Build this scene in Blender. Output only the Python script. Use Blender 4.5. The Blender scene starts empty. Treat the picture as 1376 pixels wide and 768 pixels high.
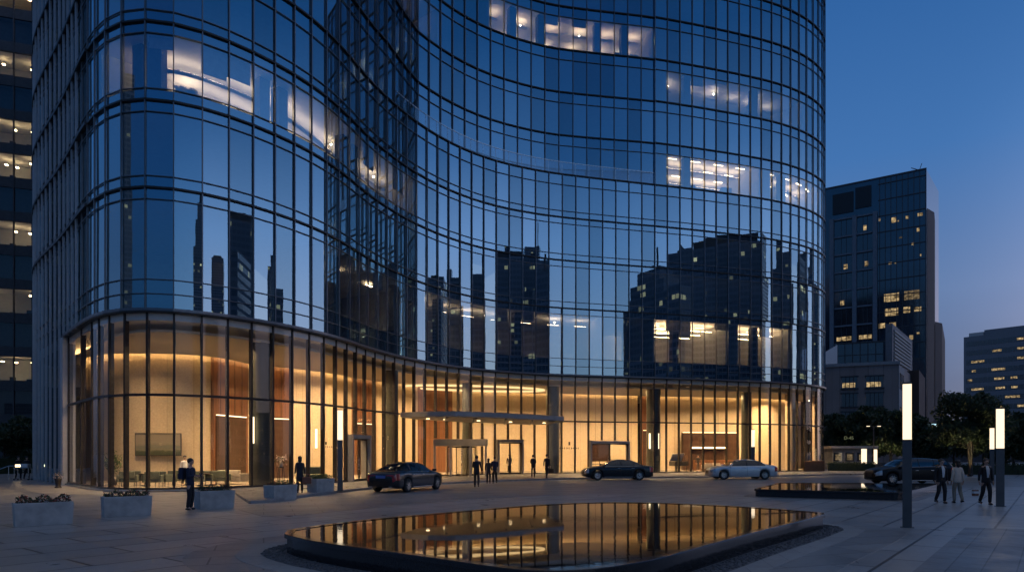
import bpy, bmesh, math, random
from mathutils import Vector, Matrix, Euler
R_ = math.radians
PI = math.pi
random.seed(7)
SC = bpy.context.scene
COL = SC.collection
CAM_H = 1.88

# ------------------------------------------------------------------ helpers
def lerp(a, b, t): return a + (b - a) * t

class MB:
    """collects geometry and links it as ONE mesh object"""
    def __init__(s): s.v = []; s.f = []; s.m = []
    def add(s, vs, fs, mi=0):
        b = len(s.v); s.v += [tuple(x) for x in vs]; s.f += [tuple(i + b for i in f) for f in fs]; s.m += [mi] * len(fs); return s
    def quad(s, a, b, c, d, mi=0): return s.add([a, b, c, d], [(0, 1, 2, 3)], mi)
    def box(s, x0, x1, y0, y1, z0, z1, mi=0):
        return s.add([(x0,y0,z0),(x1,y0,z0),(x1,y1,z0),(x0,y1,z0),(x0,y0,z1),(x1,y0,z1),(x1,y1,z1),(x0,y1,z1)],
                     [(0,3,2,1),(4,5,6,7),(0,1,5,4),(1,2,6,5),(2,3,7,6),(3,0,4,7)], mi)
    def obox(s, c, ux, hx, hy, z0, z1, mi=0):
        """box turned in plan: centre c (x,y), unit axis ux, half sizes hx along ux and hy across"""
        ax = (ux[0], ux[1]); ay = (-ux[1], ux[0]); p = []
        for z in (z0, z1):
            for sx, sy in ((-1,-1),(1,-1),(1,1),(-1,1)):
                p.append((c[0]+ax[0]*hx*sx+ay[0]*hy*sy, c[1]+ax[1]*hx*sx+ay[1]*hy*sy, z))
        return s.add(p, [(0,3,2,1),(4,5,6,7),(0,1,5,4),(1,2,6,5),(2,3,7,6),(3,0,4,7)], mi)
    def bar(s, a, b, w, h=None, mi=0):
        """rectangular bar from a to b"""
        a = Vector(a); b = Vector(b); d = (b - a).normalized(); h = h or w
        up = Vector((0,0,1)) if abs(d.z) < .95 else Vector((0,1,0))
        x = d.cross(up).normalized() * w/2; y = x.cross(d).normalized() * h/2
        p = [a-x-y, a+x-y, a+x+y, a-x+y, b-x-y, b+x-y, b+x+y, b-x+y]
        return s.add(p, [(0,3,2,1),(4,5,6,7),(0,1,5,4),(1,2,6,5),(2,3,7,6),(3,0,4,7)], mi)
    def tube(s, pts, rad, n=8, mi=0, cap=True):
        pts = [Vector(p) for p in pts]; rad = rad if isinstance(rad, (list, tuple)) else [rad]*len(pts)
        rings = []
        for i, p in enumerate(pts):
            d = (pts[min(i+1, len(pts)-1)] - pts[max(i-1, 0)]).normalized()
            up = Vector((0,0,1)) if abs(d.z) < .9 else Vector((1,0,0))
            x = d.cross(up).normalized(); y = x.cross(d).normalized()
            rings.append([p + (x*math.cos(2*PI*k/n) + y*math.sin(2*PI*k/n))*rad[i] for k in range(n)])
        vs = [q for r in rings for q in r]; fs = []
        for i in range(len(pts)-1):
            for k in range(n):
                fs.append((i*n+k, i*n+(k+1)%n, (i+1)*n+(k+1)%n, (i+1)*n+k))
        if cap: fs.append(tuple(range(n-1,-1,-1))); fs.append(tuple((len(pts)-1)*n+k for k in range(n)))
        return s.add(vs, fs, mi)
    def lathe(s, prof, c=(0,0,0), n=20, axis='z', mi=0):
        vs = []
        for r, z in prof:
            for k in range(n):
                a = 2*PI*k/n; p = (r*math.cos(a), r*math.sin(a), z)
                if axis == 'y': p = (p[0], p[2], p[1])
                vs.append((p[0]+c[0], p[1]+c[1], p[2]+c[2]))
        fs = []
        for i in range(len(prof)-1):
            for k in range(n):
                f = (i*n+k, i*n+(k+1)%n, (i+1)*n+(k+1)%n, (i+1)*n+k)
                fs.append(f if axis == 'z' else f[::-1])
        return s.add(vs, fs, mi)
    def prism(s, poly, z0, z1, mi=0, top=True, bottom=True):
        n = len(poly); vs = [(x,y,z0) for x,y in poly] + [(x,y,z1) for x,y in poly]; fs = []
        if bottom: fs.append(tuple(range(n-1,-1,-1)))
        if top: fs.append(tuple(range(n, 2*n)))
        for i in range(n): fs.append((i, (i+1)%n, n+(i+1)%n, n+i))
        return s.add(vs, fs, mi)
    def ribbon(s, line, z0, z1, thick, mi=0):
        """a wall of given thickness following a plan line of (x,y); thickness goes to the left of travel"""
        n = len(line); out = []
        for i, p in enumerate(line):
            a = line[max(i-1,0)]; b = line[min(i+1,n-1)]; dx, dy = b[0]-a[0], b[1]-a[1]; l = math.hypot(dx,dy) or 1
            out.append((p[0]-dy/l*thick, p[1]+dx/l*thick))
        vs = []
        for i in range(n):
            vs += [(line[i][0],line[i][1],z0),(line[i][0],line[i][1],z1),(out[i][0],out[i][1],z1),(out[i][0],out[i][1],z0)]
        fs = [(0,1,2,3), tuple((n-1)*4+k for k in (3,2,1,0))]
        for i in range(n-1):
            a = i*4; b = a+4
            for k in range(4): fs.append((a+k, b+k, b+(k+1)%4, a+(k+1)%4))
        return s.add(vs, fs, mi)
    def sphere(s, c, r, n=10, m=7, sc=(1,1,1), mi=0):
        prof = [(max(1e-4, r*math.sin(PI*i/m)), -r*math.cos(PI*i/m)) for i in range(m+1)]
        b = len(s.v); s.lathe(prof, (0,0,0), n, mi=mi)
        for i in range(b, len(s.v)):
            x,y,z = s.v[i]; s.v[i] = (x*sc[0]+c[0], y*sc[1]+c[1], z*sc[2]+c[2])
        return s
    def build(s, name, mat=None, parent=None, smooth=False, org=(0,0,0), kind=None, recalc=False):
        me = bpy.data.meshes.new(name)
        me.from_pydata([(x-org[0], y-org[1], z-org[2]) for x,y,z in s.v], [], s.f)
        mats = mat if isinstance(mat, (list, tuple)) else [mat]
        for m in mats:
            if m: me.materials.append(m)
        if len(mats) > 1: me.polygons.foreach_set('material_index', s.m)
        if recalc:
            bm = bmesh.new(); bm.from_mesh(me); bmesh.ops.recalc_face_normals(bm, faces=bm.faces); bm.to_mesh(me); bm.free()
        if smooth: me.polygons.foreach_set('use_smooth', [True]*len(me.polygons))
        me.update()
        o = bpy.data.objects.new(name, me); COL.objects.link(o)
        if parent: o.parent = parent
        elif org != (0,0,0): o.location = org
        if kind: o['kind'] = kind
        return o

def tag(o, label=None, cat=None, group=None, kind=None):
    if label: o['label'] = label
    if cat: o['category'] = cat
    if group: o['group'] = group
    if kind: o['kind'] = kind
    return o
def empty(name, loc, rz=0., label=None, cat=None, group=None):
    o = bpy.data.objects.new(name, None); COL.objects.link(o); o.location = loc; o.rotation_euler = (0,0,rz); o.empty_display_size = .2
    return tag(o, label, cat, group)
KIDS = {}
def copy_tree(o, parent=None):
    c = o.copy(); COL.objects.link(c)
    if parent: c.parent = parent; c.matrix_parent_inverse = o.matrix_parent_inverse
    for ch in list(o.children): copy_tree(ch, c)
    return c
def bevel(o, w=.01, seg=2):
    m = o.modifiers.new('bevel', 'BEVEL'); m.width = w; m.segments = seg; m.limit_method = 'ANGLE'; m.angle_limit = R_(40); return o

# ------------------------------------------------------------------ materials
def new_mat(name):
    m = bpy.data.materials.new(name); m.use_nodes = True; nt = m.node_tree; nt.nodes.clear()
    out = nt.nodes.new('ShaderNodeOutputMaterial'); return m, nt, out
def L(nt, a, b): nt.links.new(a, b)
def ramp(nt, fac, stops):
    r = nt.nodes.new('ShaderNodeValToRGB'); e = r.color_ramp.elements
    while len(e) < len(stops): e.new(.5)
    for i, (p, c) in enumerate(stops): e[i].position = p; e[i].color = (*c, 1) if len(c) == 3 else c
    L(nt, fac, r.inputs[0]); return r.outputs[0]
def noise(nt, scale, detail=4, rough=.55, vec=None, dist=0.):
    n = nt.nodes.new('ShaderNodeTexNoise'); n.inputs['Scale'].default_value = scale; n.inputs['Detail'].default_value = detail
    n.inputs['Roughness'].default_value = rough; n.inputs['Distortion'].default_value = dist
    if vec is None:
        tc = nt.nodes.new('ShaderNodeTexCoord'); vec = tc.outputs['Object']
    L(nt, vec, n.inputs['Vector']); return n.outputs['Fac']
def pbr(name, col, rough=.5, metal=0., var=.15, scale=3., bump=0., bscale=40., rvar=.1, coat=0., ior=1.5):
    m, nt, out = new_mat(name); b = nt.nodes.new('ShaderNodeBsdfPrincipled'); L(nt, b.outputs[0], out.inputs[0])
    f = noise(nt, scale, 6)
    lo = tuple(max(0, c*(1-var)) for c in col); hi = tuple(min(1, c*(1+var)) for c in col)
    L(nt, ramp(nt, f, [(.3, lo), (.7, hi)]), b.inputs['Base Color'])
    b.inputs['Metallic'].default_value = metal; b.inputs['IOR'].default_value = ior
    if rvar:
        mr = nt.nodes.new('ShaderNodeMapRange'); L(nt, noise(nt, scale*2.3, 4), mr.inputs[0])
        mr.inputs[1].default_value = .3; mr.inputs[2].default_value = .7
        mr.inputs[3].default_value = max(.02, rough-rvar); mr.inputs[4].default_value = min(1, rough+rvar); L(nt, mr.outputs[0], b.inputs['Roughness'])
    else: b.inputs['Roughness'].default_value = rough
    if coat: b.inputs['Coat Weight'].default_value = coat; b.inputs['Coat Roughness'].default_value = .04
    if bump:
        bp = nt.nodes.new('ShaderNodeBump'); bp.inputs['Strength'].default_value = bump; bp.inputs['Distance'].default_value = .02
        L(nt, noise(nt, bscale, 5), bp.inputs['Height']); L(nt, bp.outputs[0], b.inputs['Normal'])
    return m
def emit(name, col, st):
    m, nt, out = new_mat(name); e = nt.nodes.new('ShaderNodeEmission'); e.inputs[0].default_value = (*col, 1); e.inputs[1].default_value = st
    L(nt, e.outputs[0], out.inputs[0]); return m
def glass(name, tint, r0, refl=(1,1,1), rough=0., wav=0.):
    """thin architectural glass: clear tinted pane plus a coated reflection that grows towards grazing"""
    m, nt, out = new_mat(name)
    tr = nt.nodes.new('ShaderNodeBsdfTransparent'); tr.inputs[0].default_value = (*tint, 1)
    gl = nt.nodes.new('ShaderNodeBsdfGlossy'); gl.inputs['Color'].default_value = (*refl, 1); gl.inputs['Roughness'].default_value = rough
    lw = nt.nodes.new('ShaderNodeLayerWeight'); lw.inputs[0].default_value = .5
    p = nt.nodes.new('ShaderNodeMath'); p.operation = 'POWER'; p.inputs[1].default_value = 5; L(nt, lw.outputs['Facing'], p.inputs[0])
    mr = nt.nodes.new('ShaderNodeMapRange'); mr.inputs[3].default_value = r0; mr.inputs[4].default_value = 1.; L(nt, p.outputs[0], mr.inputs[0])
    mx = nt.nodes.new('ShaderNodeMixShader'); L(nt, mr.outputs[0], mx.inputs[0]); L(nt, tr.outputs[0], mx.inputs[1]); L(nt, gl.outputs[0], mx.inputs[2])
    L(nt, mx.outputs[0], out.inputs[0])
    if wav:
        bp = nt.nodes.new('ShaderNodeBump'); bp.inputs['Strength'].default_value = wav; bp.inputs['Distance'].default_value = .02
        L(nt, noise(nt, .55, 2), bp.inputs['Height']); L(nt, bp.outputs[0], gl.inputs['Normal'])
    return m
def slab_mat(name, c1, c2, mortar, bw, bh, rot=0., rough=.5, msize=.012, offset=.5, stain=.35, bump=.25, rvar=.16):
    """stone slabs laid in courses: tone differs per slab, open joints, stains with a shape of their own"""
    m, nt, out = new_mat(name); b = nt.nodes.new('ShaderNodeBsdfPrincipled'); L(nt, b.outputs[0], out.inputs[0])
    tc = nt.nodes.new('ShaderNodeTexCoord'); mp = nt.nodes.new('ShaderNodeMapping'); mp.inputs['Rotation'].default_value = (0,0,rot); L(nt, tc.outputs['Object'], mp.inputs[0])
    br = nt.nodes.new('ShaderNodeTexBrick'); L(nt, mp.outputs[0], br.inputs['Vector'])
    br.inputs['Color1'].default_value = (*c1,1); br.inputs['Color2'].default_value = (*c2,1); br.inputs['Mortar'].default_value = (*mortar,1)
    br.inputs['Scale'].default_value = 1; br.inputs['Mortar Size'].default_value = msize; br.inputs['Brick Width'].default_value = bw; br.inputs['Row Height'].default_value = bh
    br.inputs['Mortar Smooth'].default_value = .2; br.offset = offset
    st = ramp(nt, noise(nt, .35, 8, .65), [(.3, (1-stain,)*3), (.62, (1,1,1))])
    fi = ramp(nt, noise(nt, 9., 6, .7), [(.3, (.82,)*3), (.7, (1.1,)*3)])
    m1 = nt.nodes.new('ShaderNodeMixRGB'); m1.blend_type = 'MULTIPLY'; m1.inputs[0].default_value = 1; L(nt, br.outputs[0], m1.inputs[1]); L(nt, st, m1.inputs[2])
    m2 = nt.nodes.new('ShaderNodeMixRGB'); m2.blend_type = 'MULTIPLY'; m2.inputs[0].default_value = 1; L(nt, m1.outputs[0], m2.inputs[1]); L(nt, fi, m2.inputs[2])
    L(nt, m2.outputs[0], b.inputs['Base Color'])
    mr = nt.nodes.new('ShaderNodeMapRange'); L(nt, noise(nt, .7, 6, .65), mr.inputs[0]); mr.inputs[1].default_value = .3; mr.inputs[2].default_value = .7
    mr.inputs[3].default_value = max(.05, rough-rvar); mr.inputs[4].default_value = rough+rvar; L(nt, mr.outputs[0], b.inputs['Roughness'])
    if bump:
        sub = nt.nodes.new('ShaderNodeMath'); sub.operation = 'MULTIPLY_ADD'; sub.inputs[1].default_value = -1.; L(nt, br.outputs['Fac'], sub.inputs[0])
        ns = nt.nodes.new('ShaderNodeMath'); ns.operation = 'MULTIPLY'; ns.inputs[1].default_value = .25; L(nt, noise(nt, 30., 5), ns.inputs[0]); L(nt, ns.outputs[0], sub.inputs[2])
        bp = nt.nodes.new('ShaderNodeBump'); bp.inputs['Strength'].default_value = bump; bp.inputs['Distance'].default_value = .01
        L(nt, sub.outputs[0], bp.inputs['Height']); L(nt, bp.outputs[0], b.inputs['Normal'])
    return m
def wood_mat(name, c1, c2, rough=.4):
    m, nt, out = new_mat(name); b = nt.nodes.new('ShaderNodeBsdfPrincipled'); L(nt, b.outputs[0], out.inputs[0])
    tc = nt.nodes.new('ShaderNodeTexCoord'); mp = nt.nodes.new('ShaderNodeMapping'); mp.inputs['Scale'].default_value = (6,6,.35); L(nt, tc.outputs['Object'], mp.inputs[0])
    L(nt, ramp(nt, noise(nt, 2.2, 6, .6, mp.outputs[0], .6), [(.3, c1), (.7, c2)]), b.inputs['Base Color']); b.inputs['Roughness'].default_value = rough
    return m
def tower_mat(name, wall, glas, pitch_x=3.2, pitch_z=3.6, lit=.06, seed=0., es=1.0):
    """far tower skin: ribbons of windows, a few of them lit"""
    m, nt, out = new_mat(name); b = nt.nodes.new('ShaderNodeBsdfPrincipled'); L(nt, b.outputs[0], out.inputs[0])
    tc = nt.nodes.new('ShaderNodeTexCoord'); sx = nt.nodes.new('ShaderNodeSeparateXYZ'); L(nt, tc.outputs['Object'], sx.inputs[0])
    def math_(op, a, bb=None, c=None):
        n = nt.nodes.new('ShaderNodeMath'); n.operation = op
        for i, q in enumerate((a, bb, c)):
            if q is None: continue
            if isinstance(q, (int, float)): n.inputs[i].default_value = q
            else: L(nt, q, n.inputs[i])
        return n.outputs[0]
    h = math_('ADD', sx.outputs[0], sx.outputs[1]); u = math_('DIVIDE', h, pitch_x); w = math_('DIVIDE', sx.outputs[2], pitch_z)
    fu = math_('FRACT', u); fw = math_('FRACT', w)
    inu = math_('GREATER_THAN', math_('ABSOLUTE', math_('SUBTRACT', fu, .5)), .42); inw = math_('GREATER_THAN', math_('ABSOLUTE', math_('SUBTRACT', fw, .5)), .3)
    fr = math_('MAXIMUM', inu, inw)
    cell = nt.nodes.new('ShaderNodeCombineXYZ'); L(nt, math_('FLOOR', u), cell.inputs[0]); L(nt, math_('FLOOR', w), cell.inputs[1]); cell.inputs[2].default_value = seed
    wn = nt.nodes.new('ShaderNodeTexWhiteNoise'); wn.noise_dimensions = '3D'; L(nt, cell.outputs[0], wn.inputs[0])
    flo = nt.nodes.new('ShaderNodeCombineXYZ'); L(nt, math_('FLOOR', w), flo.inputs[0]); flo.inputs[1].default_value = seed + 3
    wf = nt.nodes.new('ShaderNodeTexWhiteNoise'); wf.noise_dimensions = '3D'; L(nt, flo.outputs[0], wf.inputs[0])
    thr = math_('MULTIPLY', math_('POWER', wf.outputs[0], 3.), lit*4)
    on = math_('MULTIPLY', math_('LESS_THAN', wn.outputs[0], thr), math_('SUBTRACT', 1., fr))
    mx = nt.nodes.new('ShaderNodeMixRGB'); L(nt, fr, mx.inputs[0]); mx.inputs[1].default_value = (*glas,1); mx.inputs[2].default_value = (*wall,1); L(nt, mx.outputs[0], b.inputs['Base Color'])
    rr = nt.nodes.new('ShaderNodeMapRange'); L(nt, fr, rr.inputs[0]); rr.inputs[3].default_value = .12; rr.inputs[4].default_value = .7; L(nt, rr.outputs[0], b.inputs['Roughness'])
    b.inputs['Emission Color'].default_value = (1, .72, .38, 1); L(nt, math_('MULTIPLY', on, math_('MULTIPLY', wn.outputs[0], es/ max(lit, .01) * .5)), b.inputs['Emission Strength'])
    return m

M = {}
M['paving'] = slab_mat('plaza_stone', (.265,.262,.262), (.345,.34,.335), (.025,.025,.028), 2.3, 1.15, R_(-51.6), .35, .032, stain=.24, bump=.15, rvar=.09)
M['drive'] = slab_mat('drive_setts', (.205,.202,.202), (.255,.25,.247), (.06,.06,.06), 1.8, .9, R_(-20), .36, .018, stain=.2, bump=.1, rvar=.08)
M['walk'] = slab_mat('walkway_stone', (.21,.205,.2), (.26,.255,.245), (.09,.09,.09), 1.2, .6, R_(-15), .36)
M['ring'] = slab_mat('pale_ring_stone', (.27,.265,.26), (.33,.325,.315), (.12,.12,.12), .9, .9, R_(8), .5, .006)
M['band'] = slab_mat('dark_band_stone', (.14,.138,.142), (.19,.186,.186), (.05,.05,.05), .9, .45, R_(-51.6), .4)
M['kerb'] = pbr('kerb_stone', (.26,.255,.25), .6, bump=.2)
M['gravel'] = pbr('gravel', (.10,.10,.105), .7, var=.6, scale=25)
M['blackstone'] = pbr('black_granite', (.018,.018,.020), .12, var=.4, scale=30, rvar=.05)
M['concrete'] = pbr('planter_concrete', (.40,.385,.36), .7, var=.22, scale=3, bump=.25, bscale=60)
M['soil'] = pbr('soil', (.03,.02,.015), .95, bump=.6)
M['alu'] = pbr('mullion_aluminium', (.15,.155,.165), .38, .75, var=.08)
M['fin'] = pbr('fin_aluminium', (.42,.43,.45), .42, .45, var=.08)
M['bronze'] = pbr('dark_bronze', (.035,.03,.027), .42, .5, var=.15)
M['dark'] = pbr('dark_spandrel', (.02,.024,.03), .4)
M['slab'] = pbr('slab_concrete', (.24,.24,.24), .8)
M['office_ceiling'] = pbr('office_ceiling', (.62,.6,.57), .9, var=.04)
M['office_wall'] = pbr('office_wall', (.50,.48,.45), .85, var=.05)
M['carpet'] = pbr('carpet', (.12,.12,.13), .95)
M['soffit'] = pbr('soffit_bronze', (.30,.24,.18), .4, .4, var=.1)
M['canopy'] = pbr('canopy_metal', (.30,.285,.265), .42, .2, var=.12, scale=1.5)
M['beige'] = slab_mat('beige_limestone', (.52,.415,.275), (.57,.455,.30), (.34,.265,.175), 2.4, 1.2, 0, .5, .01, .5, .06, .05, .05)
M['wood'] = wood_mat('walnut_panel', (.11,.046,.02), (.20,.086,.036))
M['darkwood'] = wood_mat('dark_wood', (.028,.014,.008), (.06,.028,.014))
M['lobbyfloor'] = slab_mat('lobby_marble', (.46,.40,.32), (.52,.46,.37), (.3,.26,.2), 1.2, 1.2, R_(20), .16, .004, 0., .1, 0, .04)
M['lobbyceil'] = pbr('lobby_ceiling', (.60,.52,.41), .8, var=.03)
M['column'] = pbr('column_cladding', (.05,.052,.042), .38, 0., var=.2, scale=1.2)
M['glass'] = glass('tower_glass', (.74,.78,.80), .36, (.55,.86,1.0), 0, .028)
M['glass2'] = glass('tower_glass_dark', (.62,.67,.70), .30, (.52,.85,1.0), 0, .028)
M['glass3'] = glass('tower_glass_clear', (.78,.81,.83), .40, (.57,.87,1.0), 0, .034)
M['officeglass'] = glass('office_glass', (.70,.72,.72), .06)
M['lobbyglass'] = glass('lobby_glass', (.92,.93,.91), .028, (1,1,1), 0, .006)
M['balglass'] = glass('balustrade_glass', (.86,.90,.92), .07)
M['carglass'] = glass('car_glass', (.05,.055,.06), .10)
M['lampglow'] = emit('lamp_glow', (1, .80, .54), 1.55)
M['warmglow'] = emit('warm_glow', (1, .70, .36), 6.)
M['cove'] = emit('cove_glow', (1, .60, .25), 42.)
M['ringglow'] = emit('ring_glow', (1, .66, .30), 1.5)
M['pendwarm'] = emit('warm_office_lamp', (1, .66, .32), 110.)
M['strip'] = emit('ceiling_strip', (1, .70, .40), 11.)
M['trough'] = emit('uplight_trough', (1, .70, .42), 20.)
M['trough2'] = emit('uplight_trough_dim', (1, .74, .50), 10.)
M['troughwarm'] = emit('uplight_trough_warm', (1, .66, .34), 60.)
M['bulb'] = emit('office_bulb', (1, .74, .46), 120.)
M['pendleft'] = emit('neighbour_lamp', (1, .72, .38), 34.)
M['officecol'] = pbr('office_column', (.10,.10,.10), .8)
M['blind'] = pbr('roller_blind', (.30,.29,.27), .9)
M['pend'] = emit('office_lamp', (1, .66, .34), 50.)
M['pend2'] = emit('office_lamp_dim', (1, .70, .40), 30.)
M['sconce'] = emit('sconce_glow', (1, .80, .50), 3.)
M['steel'] = pbr('post_steel', (.13,.12,.115), .42, .6, var=.1)
M['inox'] = pbr('brushed_steel', (.55,.53,.50), .28, .95, var=.05)
M['black'] = pbr('black_plastic', (.012,.012,.013), .45)
M['green_fabric'] = pbr('green_grey_fabric', (.10,.115,.085), .9)
M['cream_fabric'] = pbr('cream_fabric', (.42,.37,.30), .9)
M['leaf'] = None
# ------------------------------------------------------------------ camera and light
cam = bpy.data.cameras.new('camera'); camo = bpy.data.objects.new('camera', cam); COL.objects.link(camo); SC.camera = camo
camo.location = (0,0,CAM_H); camo.rotation_euler = (PI/2, 0, 0)
cam.sensor_width = 36; cam.sensor_fit = 'HORIZONTAL'; cam.lens = 917/1376*36; cam.shift_x = 0; cam.shift_y = (609-384)/1376; cam.clip_start = .2; cam.clip_end = 4000

SUN_EL, SUN_AZ = R_(-2.0), R_(102)
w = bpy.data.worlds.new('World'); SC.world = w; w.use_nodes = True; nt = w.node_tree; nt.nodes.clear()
wo = nt.nodes.new('ShaderNodeOutputWorld'); bg = nt.nodes.new('ShaderNodeBackground'); sky = nt.nodes.new('ShaderNodeTexSky')
sky.sky_type = 'NISHITA'; sky.sun_disc = False; sky.sun_elevation = SUN_EL; sky.sun_rotation = SUN_AZ; sky.air_density = 1.; sky.dust_density = .6; sky.ozone_density = 2.; sky.altitude = 50
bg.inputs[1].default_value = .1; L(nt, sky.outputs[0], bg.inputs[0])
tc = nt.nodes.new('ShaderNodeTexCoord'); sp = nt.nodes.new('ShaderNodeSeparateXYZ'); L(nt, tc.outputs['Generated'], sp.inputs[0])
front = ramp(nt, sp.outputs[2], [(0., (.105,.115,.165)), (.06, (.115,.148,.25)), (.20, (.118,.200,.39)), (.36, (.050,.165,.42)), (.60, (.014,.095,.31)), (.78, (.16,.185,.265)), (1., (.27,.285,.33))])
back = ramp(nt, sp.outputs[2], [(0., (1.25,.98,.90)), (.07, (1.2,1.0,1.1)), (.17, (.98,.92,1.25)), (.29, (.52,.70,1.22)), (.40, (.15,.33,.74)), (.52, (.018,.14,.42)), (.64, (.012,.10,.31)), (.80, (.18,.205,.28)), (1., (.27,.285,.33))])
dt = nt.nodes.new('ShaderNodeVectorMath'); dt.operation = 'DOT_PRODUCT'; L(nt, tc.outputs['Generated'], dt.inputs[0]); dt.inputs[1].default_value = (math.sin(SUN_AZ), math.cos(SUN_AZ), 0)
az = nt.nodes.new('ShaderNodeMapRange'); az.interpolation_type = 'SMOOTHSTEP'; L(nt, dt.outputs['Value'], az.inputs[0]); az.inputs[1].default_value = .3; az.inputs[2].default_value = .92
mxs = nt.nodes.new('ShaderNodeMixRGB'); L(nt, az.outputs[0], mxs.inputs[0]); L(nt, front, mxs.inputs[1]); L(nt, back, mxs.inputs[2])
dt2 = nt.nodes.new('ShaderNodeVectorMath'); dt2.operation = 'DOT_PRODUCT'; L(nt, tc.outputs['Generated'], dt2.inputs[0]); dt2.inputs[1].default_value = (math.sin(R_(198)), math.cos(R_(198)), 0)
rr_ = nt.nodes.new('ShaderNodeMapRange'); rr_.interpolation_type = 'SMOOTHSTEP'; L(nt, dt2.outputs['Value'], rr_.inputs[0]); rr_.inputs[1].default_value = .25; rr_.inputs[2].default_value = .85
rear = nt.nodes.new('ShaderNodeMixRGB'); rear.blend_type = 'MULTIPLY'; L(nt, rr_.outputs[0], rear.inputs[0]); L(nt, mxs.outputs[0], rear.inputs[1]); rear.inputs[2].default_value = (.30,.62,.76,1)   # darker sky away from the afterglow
cn = nt.nodes.new('ShaderNodeTexNoise'); cn.inputs['Scale'].default_value = 3.; cn.inputs['Detail'].default_value = 6
mpc = nt.nodes.new('ShaderNodeMapping'); mpc.inputs['Scale'].default_value = (1,1,6); L(nt, tc.outputs['Generated'], mpc.inputs[0]); L(nt, mpc.outputs[0], cn.inputs['Vector'])
cl = ramp(nt, cn.outputs['Fac'], [(.45, (1,1,1)), (.75, (.80,.82,.86))])      # thin streaks of cloud low in the sky
mm = nt.nodes.new('ShaderNodeMixRGB'); mm.blend_type = 'MULTIPLY'; L(nt, rear.outputs[0], mm.inputs[1]); L(nt, cl, mm.inputs[2])
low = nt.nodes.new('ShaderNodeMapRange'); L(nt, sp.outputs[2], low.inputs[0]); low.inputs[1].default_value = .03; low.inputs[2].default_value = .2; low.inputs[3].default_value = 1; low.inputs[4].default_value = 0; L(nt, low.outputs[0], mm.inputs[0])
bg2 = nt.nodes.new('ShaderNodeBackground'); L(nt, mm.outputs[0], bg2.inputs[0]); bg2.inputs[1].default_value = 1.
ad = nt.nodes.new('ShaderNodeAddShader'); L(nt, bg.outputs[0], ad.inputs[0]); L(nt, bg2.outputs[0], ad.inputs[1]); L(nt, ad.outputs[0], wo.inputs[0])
sun = bpy.data.lights.new('sun', 'SUN'); sun.energy = .02; sun.angle = R_(20); sun.color = (1,.75,.6); so = bpy.data.objects.new('sun', sun); COL.objects.link(so)
so.rotation_euler = (R_(84), 0, -SUN_AZ+PI)
SC.view_settings.view_transform = 'Standard'; SC.view_settings.look = 'None'; SC.view_settings.exposure = 0; SC.view_settings.gamma = 1; SC.view_settings.use_curve_mapping = False
cy = SC.cycles
cy.max_bounces = 8; cy.diffuse_bounces = 3; cy.glossy_bounces = 5; cy.transmission_bounces = 4; cy.transparent_max_bounces = 20
cy.caustics_reflective = False; cy.caustics_refractive = False; cy.sample_clamp_indirect = 4; cy.use_denoising = True
cy.use_adaptive_sampling = True; cy.adaptive_threshold = .012

# ------------------------------------------------------------------ the glass tower
FAC = [(-39.2, 64.0), (-39.07, 62.71), (-38.94, 61.41), (-38.79, 60.12), (-38.59, 58.84), (-38.31, 57.57), (-37.94, 56.32), (-37.52, 55.09), (-37.04, 53.89), (-36.5, 52.7), (-35.91, 51.54), (-35.25, 50.42), (-34.54, 49.34), (-33.76, 48.29), (-32.94, 47.29), (-32.07, 46.32), (-31.18, 45.37), (-30.28, 44.43), (-29.37, 43.5), (-28.46, 42.58), (-27.56, 41.64), (-26.67, 40.69), (-25.8, 39.73), (-24.93, 38.76), (-24.07, 37.79), (-23.2, 36.82), (-22.31, 35.87), (-21.38, 34.96), (-20.36, 34.16), (-19.21, 33.56), (-17.93, 33.35), (-16.67, 33.62), (-15.53, 34.24), (-14.53, 35.07), (-13.64, 36.02), (-12.85, 37.04), (-12.14, 38.13), (-11.52, 39.27), (-10.99, 40.46), (-10.57, 41.69), (-10.22, 42.94), (-9.91, 44.21), (-9.59, 45.47), (-9.21, 46.71), (-8.77, 47.93), (-8.29, 49.14), (-7.76, 50.33), (-7.18, 51.49), (-6.53, 52.62), (-5.82, 53.71), (-5.05, 54.75), (-4.21, 55.75), (-3.31, 56.69), (-2.35, 57.55), (-1.31, 58.34), (-0.21, 59.03), (0.93, 59.65), (2.11, 60.21), (3.31, 60.7), (4.54, 61.13), (5.78, 61.5), (7.03, 61.86), (8.29, 62.2), (9.54, 62.53), (10.8, 62.86), (12.06, 63.19), (13.32, 63.52), (14.57, 63.85), (15.83, 64.19), (17.08, 64.54), (18.33, 64.91), (19.57, 65.3), (20.81, 65.69), (22.04, 66.09), (23.27, 66.51), (24.5, 66.95), (25.7, 67.44), (26.89, 67.97), (28.04, 68.57), (29.16, 69.23), (30.24, 69.96), (31.26, 70.76), (32.22, 71.64), (33.09, 72.6), (33.81, 73.68), (34.31, 74.88), (34.61, 76.15), (34.78, 77.44), (34.86, 78.73), (34.88, 80.03), (34.85, 81.33), (34.79, 82.63), (34.72, 83.93), (34.64, 85.23)]      # facade plan, one node per mullion
NF = len(FAC)
def off_line(line, d):
    """shift a plan line to the left of travel (into the building) by d (number or list)"""
    out = []; n = len(line)
    for i, p in enumerate(line):
        a = line[max(i-1,0)]; b = line[min(i+1,n-1)]; dx, dy = b[0]-a[0], b[1]-a[1]; l = math.hypot(dx,dy) or 1
        k = d[i] if isinstance(d, (list, tuple)) else d
        out.append((p[0]-dy/l*k, p[1]+dx/l*k))
    return out
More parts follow.
